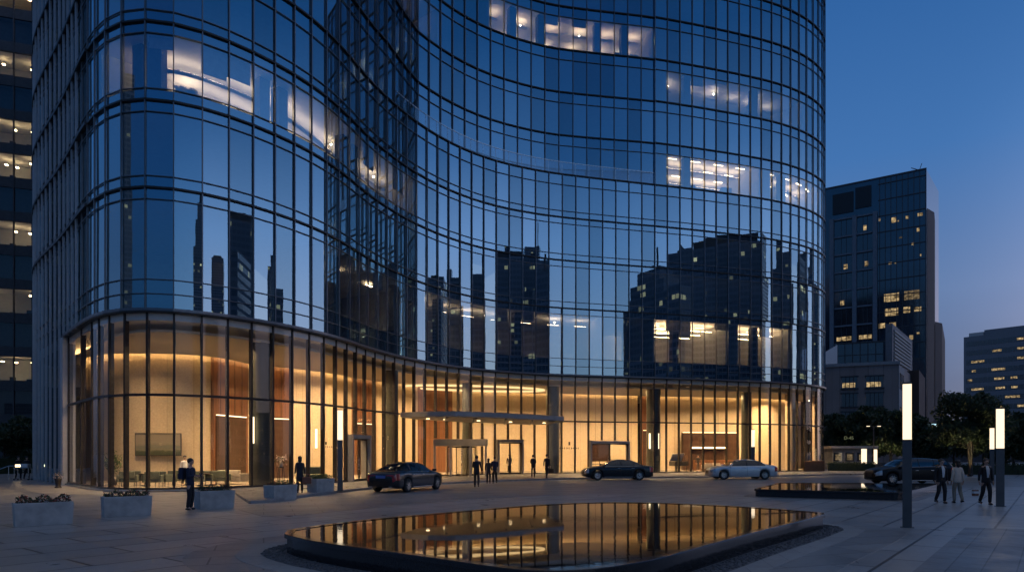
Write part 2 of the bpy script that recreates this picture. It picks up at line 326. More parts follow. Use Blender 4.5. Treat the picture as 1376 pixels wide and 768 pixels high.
def frame(line, i):
    a = line[max(i-1,0)]; b = line[min(i+1,len(line)-1)]; dx, dy = b[0]-a[0], b[1]-a[1]; l = math.hypot(dx,dy)
    return (dx/l, dy/l), (dy/l, -dx/l)          # tangent, outward normal
def P(x, d): return ((x-688)/917*d, d)
def dens(line, n=6):
    out = []
    Q = [tuple(2*a-b for a, b in zip(line[0], line[1]))] + list(line) + [tuple(2*a-b for a, b in zip(line[-1], line[-2]))]
    for i in range(1, len(Q)-2):
        for k in range(n):
            t = k/n; r = []
            for c in (0,1):
                p0,p1,p2,p3 = (Q[j][c] for j in range(i-1,i+3)); r.append(.5*(2*p1+(p2-p0)*t+(2*p0-5*p1+4*p2-p3)*t*t+(3*p1-p0-3*p2+p3)*t**3))
            out.append(tuple(r))
    out.append(tuple(line[-1])); return out
STEP = 66
UOFF = [0 if i <= 44 or i > STEP else min(1., (i-44)/4.)**1.2*.9*min(1., max(.12, (STEP+.5-i)/8.)) for i in range(NF)]
UP = off_line(FAC, UOFF)
LEV = [9.0, 14.92, 19.2, 23.05, 26.9, 30.8, 34.7, 38.6, 42.5, 46.4, 50.3]
ROOF = 54.2
TERR = 4
TORG = (0, 60, 0)
tower = empty('office_tower', TORG, 0, 'curved blue glass office tower with a warmly lit double height lobby and wavy facade', 'office tower')
def part(mb, name, mat, parent=None, **k): return mb.build(name, mat, parent or tower, org=TORG, **k)
WCTL = [P(70,53.5),P(110,47.5),P(150,43),P(230,42.8),(P(283,44)),P(332,47.5),P(390,50),P(440,53),P(480,57),P(540,61),P(600,66),P(680,69),P(760,71),P(860,73.5),P(960,75.5),P(1040,78),P(1078,82)]
WALL = dens(WCTL, 10)
def wall_px(p): return 688+917*p[0]/p[1]
def floor_line(k): return FAC if k < TERR else UP
def fac_poly(line, ins, a=0, b=None):
    return off_line(line, ins)[a:b]
back = [(34.0, 88.0), (-10, 92), (-36, 70)]
# floors
for k, z in enumerate(LEV + [ROOF]):
    ln = floor_line(k if z != ROOF else 9)
    if z == LEV[TERR]: ln = FAC
    poly = off_line(ln, .22) + back
    part(MB().prism(poly, z-.55, z), 'floor_slab' if z != ROOF else 'roof', M['office_ceiling'])
part(MB().ribbon(WALL, 9.0, ROOF-.56, .25), 'core_wall', M['office_wall'])
part(MB().ribbon(FAC[:11], 0, ROOF, .3), 'rear_wall', M['dark'])
part(MB().ribbon([FAC[-1]]+back+[FAC[0]], 0, ROOF, .3), 'rear_wall', M['dark'])
# panes
def in_frame_area(vs):
    q = []
    for x,y,z in vs:
        if y < 1: return 0
        q.append((688+917*x/y, 609-917*(z-CAM_H)/y))
    xs = [min(1376,max(0,a)) for a,_ in q]; ys = [min(768,max(0,b)) for _,b in q]
    return (max(xs)-min(xs))*(max(ys)-min(ys))
rg = random.Random(3)
panes = []
def pane(a, b, z0, z1, nrm, ins=.07, tilt=.0016):
    ax, ay = a[0]-nrm[0]*ins, a[1]-nrm[1]*ins; bx, by = b[0]-nrm[0]*ins, b[1]-nrm[1]*ins
    t = [rg.gauss(0, tilt) for _ in range(2)]; w_ = math.hypot(bx-ax, by-ay); h_ = z1-z0
    d = lambda u, v: t[0]*u*w_ + t[1]*v*h_
    c = []
    for (px_, py_), u, v, z in (((ax,ay),-.5,-.5,z0), ((bx,by),.5,-.5,z0), ((bx,by),.5,.5,z1), ((ax,ay),-.5,.5,z1)):
        k = d(u, v); c.append((px_+nrm[0]*k, py_+nrm[1]*k, z))
    return c
def chord_n(a, b):
    dx, dy = b[0]-a[0], b[1]-a[1]; l = math.hypot(dx,dy); return (dy/l, -dx/l)
for i in range(10, 21): c = pane(FAC[i], FAC[i+1], .1, 8.95, chord_n(FAC[i], FAC[i+1])); panes.append((in_frame_area(c), c))
for k, z in enumerate(LEV):
    z1 = (LEV+[ROOF])[k+1]; ln = floor_line(k)
    for i in range(10, 92):
        a, b = ln[i], ln[i+1]
        if ln is UP and i == STEP: a = FAC[i]
        c = pane(a, b, z+.01, z1-.01, chord_n(a, b)); panes.append((in_frame_area(c), c))
    if ln is UP:
        a, b = UP[STEP], FAC[STEP]; c = pane(a, b, z+.01, z1-.01, chord_n(b, a)); panes.append((0, c))
panes.sort(key=lambda q: -q[0])
GL = [M['glass'], M['glass'], M['glass2'], M['glass3']]
for _, c in panes[:100]: part(MB().quad(*c), 'window', rg.choice(GL))
rest = MB()
for _, c in panes[100:]: rest.quad(*c, rg.choice((0,0,1,2)))
part(rest, 'window_glazing', [M['glass'], M['glass2'], M['glass3']], kind='stuff')
# mullions, fins, transoms, spandrels
def mull(line, i, z0, z1, w, dep, mat, name, out=.0):
    t, n = frame(line, i); c = (line[i][0]+n[0]*out, line[i][1]+n[1]*out)
    return part(MB().obox(c, n, dep/2, w/2, z0, z1), name, M[mat])
for i in range(25, 93): mull(FAC, i, 9.0, LEV[TERR], .054, .09, 'alu', 'mullion', .0)
for i in range(25, 93): mull(UP if i != STEP else FAC, i, LEV[TERR], ROOF, .054, .09, 'alu', 'upper_mullion', .0)
fine = []
for i in range(10, 25):
    fine.append(FAC[i])
for j in range(len(fine)):
    i = 10 + j
    t, n = frame(fine, j); c = (fine[j][0]+n[0]*.05, fine[j][1]+n[1]*.05)
    part(MB().obox(c, n, .06, .05, 0 if i <= 21 else 8.78, ROOF), 'fin', M['fin'])
part(MB().ribbon(off_line(FAC[10:22], .3), 0, 9.0, .1), 'flank_wall', M['dark'])
for k, z in enumerate(LEV + [ROOF]):
    ln = floor_line(k)
    if z == LEV[TERR] or z == ROOF: segs = [FAC[10:93]] if z != ROOF else [UP[10:STEP+1], FAC[STEP:93]]
    elif ln is UP: segs = [UP[10:STEP+1], FAC[STEP:93]]
    else: segs = [FAC[10:93]]
    mb = MB(); thin = MB(); sp = MB()
    for s_ in segs:
        if k > 0: mb.ribbon(off_line(s_, -.055), z-.045, z+.045, .14)
        if k > 0:
            if k <= TERR-1:
                for dz in (-.57, .57): thin.ribbon(off_line(s_, -.02), z+dz-.016, z+dz+.016, .07)
                sp.ribbon(off_line(s_, .14), z-.55, z+.55, .05)
            else:
                thin.ribbon(off_line(s_, -.02), z-.95-.016, z-.95+.016, .07); sp.ribbon(off_line(s_, .14), z-.93, z+.1, .05)
        else:
            for dz in (.72, 1.42): thin.ribbon(off_line(s_, -.02), z+dz-.016, z+dz+.016, .07)
            sp.ribbon(off_line(s_, .14), z, z+1.4, .05)
    if k > 0: part(mb, 'floor_edge', M['bronze'])
    part(thin, 'transom', M['alu']); part(sp, 'spandrel', M['dark'])
for z in LEV[1:]: part(MB().ribbon(off_line(FAC[10:27], -.15), z-.09, z+.09, .09), 'flank_band', M['dark'])
# soffit band over the lobby
part(MB().ribbon(off_line(FAC[21:92], -.12), 8.87, 9.0, .14), 'fascia', M['alu'])
part(MB().ribbon(off_line(FAC[21:92], -.11), 8.80, 8.866, 1.14), 'soffit', M['bronze'])
# terrace balustrade on the podium roof
tl = off_line(FAC, .12)[45:STEP+1]
bal = part(MB().ribbon(tl, LEV[TERR]+.09, LEV[TERR]+1.1, .02), 'balustrade', M['balglass'])
part(MB().ribbon(off_line(FAC, .1)[45:STEP+1], LEV[TERR]+1.1, LEV[TERR]+1.15, .06), 'handrail', M['inox'], bal)
for i in range(45, STEP+1, 1):
    t, n = frame(FAC, i); c = (FAC[i][0]-n[0]*.16, FAC[i][1]-n[1]*.16)
    part(MB().obox(c, n, .02, .02, LEV[TERR]+.086, LEV[TERR]+1.1), 'baluster', M['inox'], bal)

# ------------------------------------------------------------------ lobby
LG = off_line(FAC, .20)
part(MB().prism(off_line(FAC, .0)[21:88] + WALL[::-1], .02, .12), 'lobby_floor', M['lobbyfloor'])
part(MB().ribbon(off_line(FAC, .10)[21:92], 0, .2, .3), 'plinth', M['bronze'])
plate = off_line(FAC, 1.05)[22:88] + off_line(WALL, -.8)[::-1]
part(MB().prism(plate, 8.02, 8.14), 'lobby_ceiling', M['lobbyceil'])
SEG = [(60,283,'beige'),(283,332,'wood'),(332,362,'beige'),(362,390,'wood'),(390,472,'beige'),(472,504,'wood'),(504,562,'beige'),(562,608,'wood'),(608,735,'beige'),(735,858,'beige'),(858,886,'wood'),(886,1010,'beige'),(1010,1100,'beige')]
WD = dens(WCTL, 30)
for a, b, mt in SEG:
    ln = [p for p in WD if a-1 <= wall_px(p) <= b+1]
    part(MB().ribbon(off_line(ln, -.02 if mt == 'beige' else -.10), .12, 8.44, .2), 'stone_wall' if mt == 'beige' else 'wood_panel', M[mt])
def wseg(a, b, o): return off_line([p for p in WD if a <= wall_px(p) <= b], -o)
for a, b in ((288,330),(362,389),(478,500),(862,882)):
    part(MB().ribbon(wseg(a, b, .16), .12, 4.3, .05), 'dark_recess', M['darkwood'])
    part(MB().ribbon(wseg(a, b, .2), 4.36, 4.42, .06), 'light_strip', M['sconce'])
# joints in the wood panelling
for a, b in ((283,332),(362,390),(472,504),(562,608)):
    ln = [p for p in WD if a <= wall_px(p) <= b]
    for j in range(1, len(ln)-1, 6):
        t, n = frame(ln, j); part(MB().obox((ln[j][0]+n[0]*.105, ln[j][1]+n[1]*.105), n, .012, .02, .13, 8.4), 'wood_rib', M['darkwood'])
cv = off_line(WALL, -.95)
for j in range(0, len(cv)-1, 10): part(MB().ribbon(cv[j:j+11], 8.15, 8.22, .08), 'cove_light', M['cove'])
part(MB().ribbon(off_line(WALL, -.8), 8.0, 8.145, .04), 'cove_lip', M['lobbyceil'])
# lobby glazing, one glazed bay per part
DOORS = {40: 1, 41: 1, 54: 2, 55: 2, 61: 3, 62: 3, 63: 3, 48: 4, 49: 4, 50: 4, 51: 4}
for i in range(21, 91):
    a, b = LG[i], LG[i+1]; n = chord_n(a, b); zb = .2 if i not in DOORS else 3.05
    part(MB().quad(*pane(a, b, zb, 4.72, n, 0, .0008)).quad(*pane(a, b, 4.84, 8.80, n, 0, .0008)), 'lobby_window', M['lobbyglass'])
for i in range(21, 92):
    if i in (22,23,25): continue
    t, n = frame(LG, i); zb = .1
    if i in DOORS and i-1 in DOORS: zb = 3.1
    part(MB().obox((LG[i][0]-n[0]*.08, LG[i][1]-n[1]*.08), n, .13, .048, zb, 8.80), 'lobby_mullion', M['bronze'])
part(MB().ribbon(off_line(LG, -.06)[21:92], 4.72, 4.84, .16), 'lobby_transom', M['bronze'])
jp = [FAC[21], FAC[20]]
t, n = frame(FAC, 21); part(MB().obox((FAC[21][0]-n[0]*.2-t[0]*.35, FAC[21][1]-n[1]*.2-t[1]*.35), t, .33, .35, 0, 8.79), 'jamb', M['fin'])
# columns inside the glass
for x, d, r, mt in ((351,38.3,.62,'column'),(526,50.8,.5,'column'),(628,59.6,.45,'column'),(743,62.8,.62,'column'),(878,65.4,.66,'column'),(1003,68.4,.5,'column'),(1062,71.0,.5,'beige'),(1096,74.2,.6,'beige'),(97,42.6,.5,'column')):
    c = P(x, d); part(MB().lathe([(r,.12),(r,8.02)], (c[0],c[1],0), 28), 'column', M[mt], smooth=True)
# wall sconces
for x, d, z in ((339.5,37.45,2.45),(425,51.6,2.3),(873,64.6,2.35),(884.5,64.9,2.35),(1011,67.6,2.4)):
    c = P(x, d); s_ = part(MB().box(c[0]-.07,c[0]+.07,c[1]-.05,c[1]+.05,z,z+1.45), 'wall_sconce', M['sconce'])
# ring of light in the entrance ceiling
c = P(640, 63.2); ring = []
for k in range(49):
    a = 2*PI*k/48; ring.append((c[0]+6.2*math.cos(a)+1.5*math.sin(a), c[1]+2.7*math.sin(a)+1.2*math.cos(a), 7.90))
part(MB().tube(ring, .09, 8), 'ring_light', M['ringglow'])
# downlights
def lamp(name, loc, energy, col=(1,.64,.315), size=.25, rot=(0,0,0), typ='AREA', spread=R_(140)):
    l = bpy.data.lights.new(name, typ); l.energy = energy; l.color = col
    if typ == 'AREA': l.shape = 'DISK'; l.size = size; l.spread = spread
    o = bpy.data.objects.new(name, l); COL.objects.link(o); o.location = loc; o.rotation_euler = rot; return o
LOBBY_W = 240
for ins, st in ((2.2, 2), (5.2, 2)):
    ln = off_line(FAC, ins)
    for i in range(24, 86, st):
        q = ln[i]
        if 24 <= i <= 38 and ins > 3: continue
        lamp('downlight', (q[0], q[1], 8.0), LOBBY_W * (.8 if i < 38 else 1.25))
# offices that are lit: (floor index, first node, last node, lamp material, rows)
def office(k, i0, i1, mt, insets, step=2, sidewalls=True):
    r3 = random.Random(k*100+i0)
    z0 = LEV[k]; zc = LEV[k+1]-.55; ln = floor_line(k)
    for ins in insets:
        l2 = off_line(ln, ins)
        for i in range(i0+1, i1, step):
            t, n = frame(l2, i); q = l2[i]
            if mt == 'bulb': part(MB().sphere((q[0],q[1],zc-.40), .055, 8, 6), 'pendant_lamp', M[mt])
            elif mt.startswith('trough'):
                g_ = part(MB().obox(q, t, .62, .15, zc-.66, zc-.60), 'uplight', M['office_wall']); part(MB().obox(q, t, .56, .10, zc-.598, zc-.57), 'lamp', M[mt], g_)
            elif mt == 'strip': part(MB().obox(q, t, .50, .05, zc-.035, zc-.004), 'ceiling_light', M[mt])
            else: part(MB().obox(q, t, .38, .05, zc-.20, zc-.16), 'pendant_lamp', M[mt])
    l1 = off_line(ln, 1.25); l3 = off_line(ln, 2.2); l4 = off_line(ln, .35)
    for i in range(i0+2, i1, 6):
        t, n = frame(l1, i); part(MB().obox(l1[i], n, .32, .32, z0, zc), 'office_column', M['officecol'])
    for i in range(i0+1, i1):
        t, n = frame(l4, i); a = chord_n(ln[i], ln[i+1]); q = r3.random()
        if q < .10: h = r3.uniform(.5, 1.6); part(MB().quad((*l4[i],zc-h),(*l4[i+1],zc-h),(*l4[i+1],zc),(*l4[i],zc)), 'blind', M['blind'])
        if r3.random() < .55:
            t, n = frame(l3, i); c = l3[i]; h = r3.uniform(.7, 1.5)
            part(MB().obox(c, t, r3.uniform(.2,.6), .25, z0, z0+h), 'office_cabinet', M[r3.choice(['black','officecol','office_wall'])])
    if sidewalls:
        for i in (i0, i1):
            t, n = frame(ln, i); a = (ln[i][0]-n[0]*.3, ln[i][1]-n[1]*.3); c = (a[0]-n[0]*3.6, a[1]-n[1]*3.6)
            part(MB().obox(c, n, 3.6, .06, z0, zc), 'partition', M['office_wall'])
office(2, 27, 47, 'trough2', (2.4,4.4), 1)
office(2, 28, 46, 'bulb', (2.0,), 4, False)
office(7, 54, 66, 'trough', (2.4,5.0), 2)
office(7, 56, 65, 'bulb', (2.5,), 4, False)
office(6, 67, 80, 'bulb', (2.4,), 4)
office(6, 67, 80, 'trough2', (3.0,), 2, False)
office(4, 67, 75, 'strip', (1.6,3.4,5.2), 2)
office(4, 67, 75, 'trough', (2.5,5.8), 1, False)
office(4, 76, 84, 'strip', (1.6,3.8), 2)
office(4, 76, 84, 'trough', (2.7,), 2, False)
office(6, 45, 50, 'bulb', (2.4,), 2)
office(0, 66, 72, 'troughwarm', (1.8,3.8,5.8), 1)
office(0, 66, 72, 'strip', (2.8,4.8), 2, False)
office(0, 73, 78, 'troughwarm', (1.8,4.2), 1)
office(0, 73, 78, 'strip', (3.0,), 2, False)
office(0, 48, 62, 'trough', (2.4,), 2)
office(0, 48, 62, 'bulb', (2.0,), 5, False)
office(0, 38, 47, 'pend2', (2.4,), 3)

# ------------------------------------------------------------------ doors and canopy
def leaf(a, b, z0, z1, nm='door', open_=False):
    """a glazed door leaf between plan points a and b"""
    n = chord_n(a, b); d = MB(); fw = .07
    tx, ty = (b[0]-a[0]), (b[1]-a[1]); l = math.hypot(tx,ty); tx /= l; ty /= l
    for u in (fw/2, l-fw/2): d.obox((a[0]+tx*u, a[1]+ty*u), (tx,ty), fw/2, .03, z0, z1)
    d.obox((a[0]+tx*l/2, a[1]+ty*l/2), (tx,ty), l/2-fw, .028, z1-.09, z1-.002); d.obox((a[0]+tx*l/2, a[1]+ty*l/2), (tx,ty), l/2-fw, .028, z0+.002, z0+.14)
    o = part(d, nm, M['bronze'])
    g = MB().quad((a[0]+tx*fw,a[1]+ty*fw,z0+.14),(b[0]-tx*fw,b[1]-ty*fw,z0+.14),(b[0]-tx*fw,b[1]-ty*fw,z1-.09),(a[0]+tx*fw,a[1]+ty*fw,z1-.09)); part(g, 'pane', M['lobbyglass'], o)
    u = l-.16; c = (a[0]+tx*u+n[0]*.07, a[1]+ty*u+n[1]*.07)
    part(MB().tube([(c[0],c[1],.85),(c[0],c[1],1.65)], .018, 8), 'handle', M['inox'], o); return o
def portal(i0, i1, h):
    a, b = LG[i0], LG[i1]; n = chord_n(a, b); tx, ty = (b[0]-a[0]), (b[1]-a[1]); l = math.hypot(tx,ty); tx /= l; ty /= l
    m = MB(); p = lambda u, v: (a[0]+tx*u+n[0]*v, a[1]+ty*u+n[1]*v)
    for u in (.08, l-.08): m.obox(p(u,.1), (tx,ty), .08, .34, .1, h)
    m.obox(p(l/2,.1), (tx,ty), l/2, .35, h+.003, h+.24)
    part(m, 'door_portal', M['canopy'])
    q = [p(.17,.2), p(l/2-.005,.2), p(l/2+.005,.2), p(l-.17,.2)]
    leaf(q[0], q[1], .12, h-.01); leaf(q[3], q[2], .12, h-.01)
portal(40, 42, 2.85); portal(54, 56, 2.85); portal(61, 64, 2.8)
# revolving door with its bronze portal
X0, X1, Y0, Y1 = -6.15, -1.95, 53.3, 55.6
m = MB().box(X0, X1, Y0, Y1, 2.5, 3.02)
part(m, 'revolving_door_header', M['canopy'])
for x, y in ((X0+.1,Y0+.1),(X0+1.35,Y0+.1),(X1-1.3,Y0+.1),(X1-.1,Y0+.1)): part(MB().box(x-.08,x+.08,y-.08,y+.08,.1,2.498), 'door_post', M['canopy'])
cx_, cy_ = (X0+X1)/2-.0, Y0+1.5; rv = empty('revolving_door', (cx_, cy_-60, 0)); rv.parent = tower
for k in range(4):
    a = R_(25+90*k); wx, wy = math.cos(a), math.sin(a)
    f = MB(); f.obox((wx*.62, wy*.62), (wx,wy), .6, .025, 2.36, 2.46); f.obox((wx*.62,wy*.62), (wx,wy), .6, .025, .12, .24); f.obox((wx*1.2,wy*1.2), (wx,wy), .03, .025, .245, 2.355)
    f.quad((wx*.03,wy*.03,.24),(wx*1.17,wy*1.17,.24),(wx*1.17,wy*1.17,2.36),(wx*.03,wy*.03,2.36), 1)
    f.build('door_wing', [M['bronze'], M['lobbyglass']], rv)
MB().tube([(0,0,.12),(0,0,2.48)], .035, 8).build('shaft', M['inox'], rv)
for s0 in (-40, 140):
    ln = [(1.28*math.cos(R_(s0+k*10)), 1.28*math.sin(R_(s0+k*10))) for k in range(9)]
    MB().ribbon(ln, .12, 2.48, .02).build('drum_glass', M['lobbyglass'], rv)
# canopy
cpoly = [P(538,47.6), P(575,46.6), P(612,46.4), P(650,47.3), P(700,49.6), P(758,52.8), P(757,54.0), P(735,60.4), P(705,59.4), P(665,57.5), P(630,55.6), P(600,53.4), P(575,51.6), P(560,50.6)]
can = part(MB().prism(cpoly, 4.42, 4.76), 'canopy', M['canopy'])
part(MB().prism([P(548,47.9), P(612,47.0), P(650,48.0), P(700,50.3), P(748,53.2), P(733,59.6), P(665,56.8), P(600,52.7), P(572,50.9)], 4.412, 4.43), 'canopy_soffit', M['canopy'], can)
for a, b in ((P(600,47.4),P(598,52.0)),(P(640,48.2),P(636,55.0)),(P(680,49.7),P(678,57.6)),(P(715,51.6),P(712,58.6))): part(MB().bar((*a,4.37),(*b,4.37), .14, .08), 'canopy_rib', M['canopy'], can)
for x, d in ((575,49.4),(598,50.4),(643,52.2),(686,54.2),(731,56.0)):
    c = P(x, d); part(MB().lathe([(.001,4.38),(.13,4.38),(.13,4.411)], (c[0],c[1],0), 12), 'canopy_light', M['warmglow'], can)
    lamp('canopy_spot', (c[0], c[1], 4.36), 30, size=.2)
# stone plinth at the right hand end of the lobby
part(MB().prism([P(1081,68.6), P(1108,70.0), P(1109,73.5), P(1088,72)], 0, 1.15), 'stone_plinth', M['wood'])
# ------------------------------------------------------------------ ground, paving, pools
def G(x, y):                                           # a ground point seen at photo pixel -> plan point
    d = 917*CAM_H/(y-609); return ((x-688)/917*d, d)
MB().box(-900,900,-900,900,-1,0).build('ground', M['paving'], kind='structure')
drive = [G(320,684), G(352,693), G(400,692), G(520,680), G(660,668), G(800,663), G(1000,664), P(1020,31.5), P(1030,37.2), P(1260,36.6), P(1400,40), P(1400,52), P(1180,55), P(1110,58), P(1050,55.5), P(950,53), P(860,51.4), P(770,49.2), P(690,46), P(620,42.5), P(560,39.2), P(500,35.6), P(430,30.3), P(370,26.2)]
MB().prism(drive, -.02, .004).build('driveway', M['drive'], kind='structure')
kline = [P(338,25.6), P(370,26.8), P(430,31.0), P(500,36.3), P(560,40.0), P(620,43.3), P(690,46.8), P(770,50.0), P(860,52.2), P(950,53.8), P(1050,56.3), P(1110,59)]
kd = dens(kline, 5)
MB().prism(off_line(kd, .149) + [(40,64),(41,90)] + FAC[88:32:-1], -.05, .10).build('walkway', M['walk'], kind='structure')
MB().ribbon(kd, -.05, .105, .15).build('kerb', M['kerb'], kind='structure')
band = [G(1297,708), G(1226,768), G(1216,790), G(1420,790), G(1420,712)]
MB().prism(band, -.02, .004).build('paver_band', M['band'], kind='structure')

def pool(name, ctrl, rim, label, group, gravel=True):
    out = ctrl
    n = len(out)
    a = sum(out[i][0]*out[(i+1)%n][1]-out[(i+1)%n][0]*out[i][1] for i in range(n))
    if a < 0: out = out[::-1]
    def offc(d):
        r = []
        for i, p in enumerate(out):
            q = out[i-1]; s = out[(i+1)%n]; dx, dy = s[0]-q[0], s[1]-q[1]; l = math.hypot(dx,dy) or 1
            r.append((p[0]+dy/l*d, p[1]-dx/l*d))
        return r
    c = (sum(p[0] for p in out)/n, sum(p[1] for p in out)/n, 0)
    t = empty(name, c, 0, label, 'reflecting pool', group)
    inn = offc(-.16); foot = offc(-.05); m = MB()
    vs = [(x,y,.0) for x,y in foot]+[(x,y,rim-.10) for x,y in foot]+[(x,y,rim-.085) for x,y in out]+[(x,y,rim-.008) for x,y in out]+[(x,y,rim) for x,y in offc(-.012)]+[(x,y,rim) for x,y in inn]+[(x,y,.05) for x,y in inn]
    fs = []
    for k in range(6):
        for i in range(n): fs.append((k*n+i, k*n+(i+1)%n, (k+1)*n+(i+1)%n, (k+1)*n+i))
    m.add(vs, fs); m.build('basin', M['blackstone'], t, org=c)
    MB().prism(offc(-.155), .06, rim-.012).build('water', M['water'], t, org=c)
    return offc
def water_mat():
    m, nt, out = new_mat('still_water'); b = nt.nodes.new('ShaderNodeBsdfPrincipled'); L(nt, b.outputs[0], out.inputs[0])
    b.inputs['Base Color'].default_value = (.006,.007,.009,1); b.inputs['Roughness'].default_value = .015; b.inputs['IOR'].default_value = 1.55; b.inputs['Specular IOR Level'].default_value = .75
    tc = nt.nodes.new('ShaderNodeTexCoord'); bp = nt.nodes.new('ShaderNodeBump'); bp.inputs['Strength'].default_value = .06; bp.inputs['Distance'].default_value = .02
    n1 = noise(nt, 5., 3, .6, tc.outputs['Object']); msk = noise(nt, .5, 2, .5, tc.outputs['Object'])
    mu = nt.nodes.new('ShaderNodeMath'); mu.operation = 'MULTIPLY'; L(nt, n1, mu.inputs[0])
    mr = nt.nodes.new('ShaderNodeMapRange'); L(nt, msk, mr.inputs[0]); mr.inputs[1].default_value = .42; mr.inputs[2].default_value = .62; mr.inputs[3].default_value = .12; mr.inputs[4].default_value = 1; L(nt, mr.outputs[0], mu.inputs[1])
    L(nt, mu.outputs[0], bp.inputs['Height']); L(nt, bp.outputs[0], b.inputs['Normal']); return m
M['water'] = water_mat()
RIM = .38
def RP(x, y, z=RIM):
    d = 917*(CAM_H-z)/(y-609); return ((x-688)/917*d, d)
far = [RP(386,711.5), RP(420,706), RP(500,696.5), RP(600,687.5), RP(700,679), RP(760,675.6), RP(820,674), RP(900,675.3), RP(1000,680), RP(1080,685.6), RP(1107,687.9)]
near = [RP(1109,690.2), RP(1080,698.5), RP(1020,713), RP(960,729), RP(900,745.5), RP(860,754.5), RP(810,762), RP(760,765.5), RP(710,765), RP(650,758.5), RP(580,748.5), RP(500,737.5), RP(430,727.5), RP(395,720.5), RP(382,716)]
pc = dens(far, 6) + dens(near, 6)
offA = pool('reflecting_pool', pc, RIM, 'large rounded black granite reflecting pool mirroring the lobby, edged with gravel', 'black reflecting pools')
ctr = (0, 15)
MB().prism(offA(1.75), -.02, .005).build('paving_ring_dark', M['drive'], kind='structure')
MB().prism(offA(.88), -.02, .010).build('paving_ring_pale', M['ring'], kind='structure')
MB().prism(offA(.42), -.02, .014).build('gravel_bed', M['gravel'], kind='structure')
rg = random.Random(11); peb = MB(); ring = offA(0); seg = offA(.40)
for _ in range(5200):
    i = rg.randrange(len(ring)); j = (i+1) % len(ring); u = rg.random(); v = rg.uniform(.04, 1)
    a = (lerp(ring[i][0],ring[j][0],u), lerp(ring[i][1],ring[j][1],u)); b = (lerp(seg[i][0],seg[j][0],u), lerp(seg[i][1],seg[j][1],u))
    x, y = lerp(a[0],b[0],v), lerp(a[1],b[1],v); r = rg.uniform(.012,.032); s = len(peb.v)
    z = .014 + r*.4; an = rg.random()*6
    pts = [(r*math.cos(an+k*1.2566)*rg.uniform(.8,1.2), r*math.sin(an+k*1.2566)*rg.uniform(.8,1.2)) for k in range(5)]
    peb.add([(x+p,y+q,z-r*.4) for p,q in pts]+[(x+p*.75,y+q*.75,z+r*.35) for p,q in pts], [(0,1,6,5),(1,2,7,6),(2,3,8,7),(3,4,9,8),(4,0,5,9),(5,6,7,8,9)])
peb.build('gravel_pebbles', M['gravel'], kind='stuff')
def rounded(pl, r=.35, n=5):
    o = []
    for i, p in enumerate(pl):
        a = pl[i-1]; b = pl[(i+1)%len(pl)]
        for k in range(n+1):
            t = k/n
            pa = Vector(a)-Vector(p); pb = Vector(b)-Vector(p); A = Vector(p)+pa.normalized()*r; B = Vector(p)+pb.normalized()*r
            q = A*(1-t)**2 + Vector(p)*2*t*(1-t) + B*t*t; o.append((q.x,q.y))
    return o
p2c = [P(1011,29.8), P(1214,27.2), P(1262,34.8), P(1150,36.2), P(1045,36.2)]
offB = pool('reflecting_pool', rounded(p2c, .5), .34, 'smaller low black reflecting pool behind the tall lamp, in front of the dark car', 'black reflecting pools')
MB().prism(offB(.45), -.02, .010).build('paving_ring_dark', M['band'], kind='structure')

# ------------------------------------------------------------------ planters
def leaf_mat(name, c1, c2, c3=None):
    m, nt, out = new_mat(name); b = nt.nodes.new('ShaderNodeBsdfPrincipled')
    L(nt, ramp(nt, noise(nt, 2.5, 4), [(.3, c1), (.7, c2)]), b.inputs['Base Color']); b.inputs['Roughness'].default_value = .55
    tl = nt.nodes.new('ShaderNodeBsdfTranslucent'); tl.inputs[0].default_value = (*c2,1); mx = nt.nodes.new('ShaderNodeMixShader'); mx.inputs[0].default_value = .25
    L(nt, b.outputs[0], mx.inputs[1]); L(nt, tl.outputs[0], mx.inputs[2]); L(nt, mx.outputs[0], out.inputs[0]); return m
M['leaf'] = leaf_mat('leaf_green', (.035,.06,.02), (.08,.12,.04)); M['leaf2'] = leaf_mat('leaf_dark', (.02,.035,.015), (.05,.075,.03))
M['flower_red'] = leaf_mat('flower_red', (.30,.05,.045), (.45,.12,.10)); M['flower_pale'] = leaf_mat('flower_pale', (.5,.42,.42), (.7,.6,.6))
def leaf_card(mb, c, s, rg, mi=0):
    d = Vector((rg.gauss(0,1),rg.gauss(0,1),rg.gauss(.3,.8))).normalized(); u = d.orthogonal().normalized(); u.rotate(Matrix.Rotation(rg.random()*6.28, 3, d)); v = d.cross(u)
    c = Vector(c); mb.add([c-u*s, c-v*s*.45+d*s*.1, c+u*s, c+v*s*.45+d*s*.1], [(0,1,2,3)], mi)
PL = [(58,18.15,40,1.31,.60,'widest planter at the far left edge, with reddish flowers',1),
      (170,20.75,38,1.30,.60,'second planter from the left edge',0),
      (288,23.7,43,1.20,.61,'planter beside the man in the navy jacket',0),
      (377,27.75,58,1.18,.62,'planter in front of the wood door at the kerb end',0),
      (431,31.9,60,1.14,.62,'planter closest to the glowing lamp by the kerb',2)]
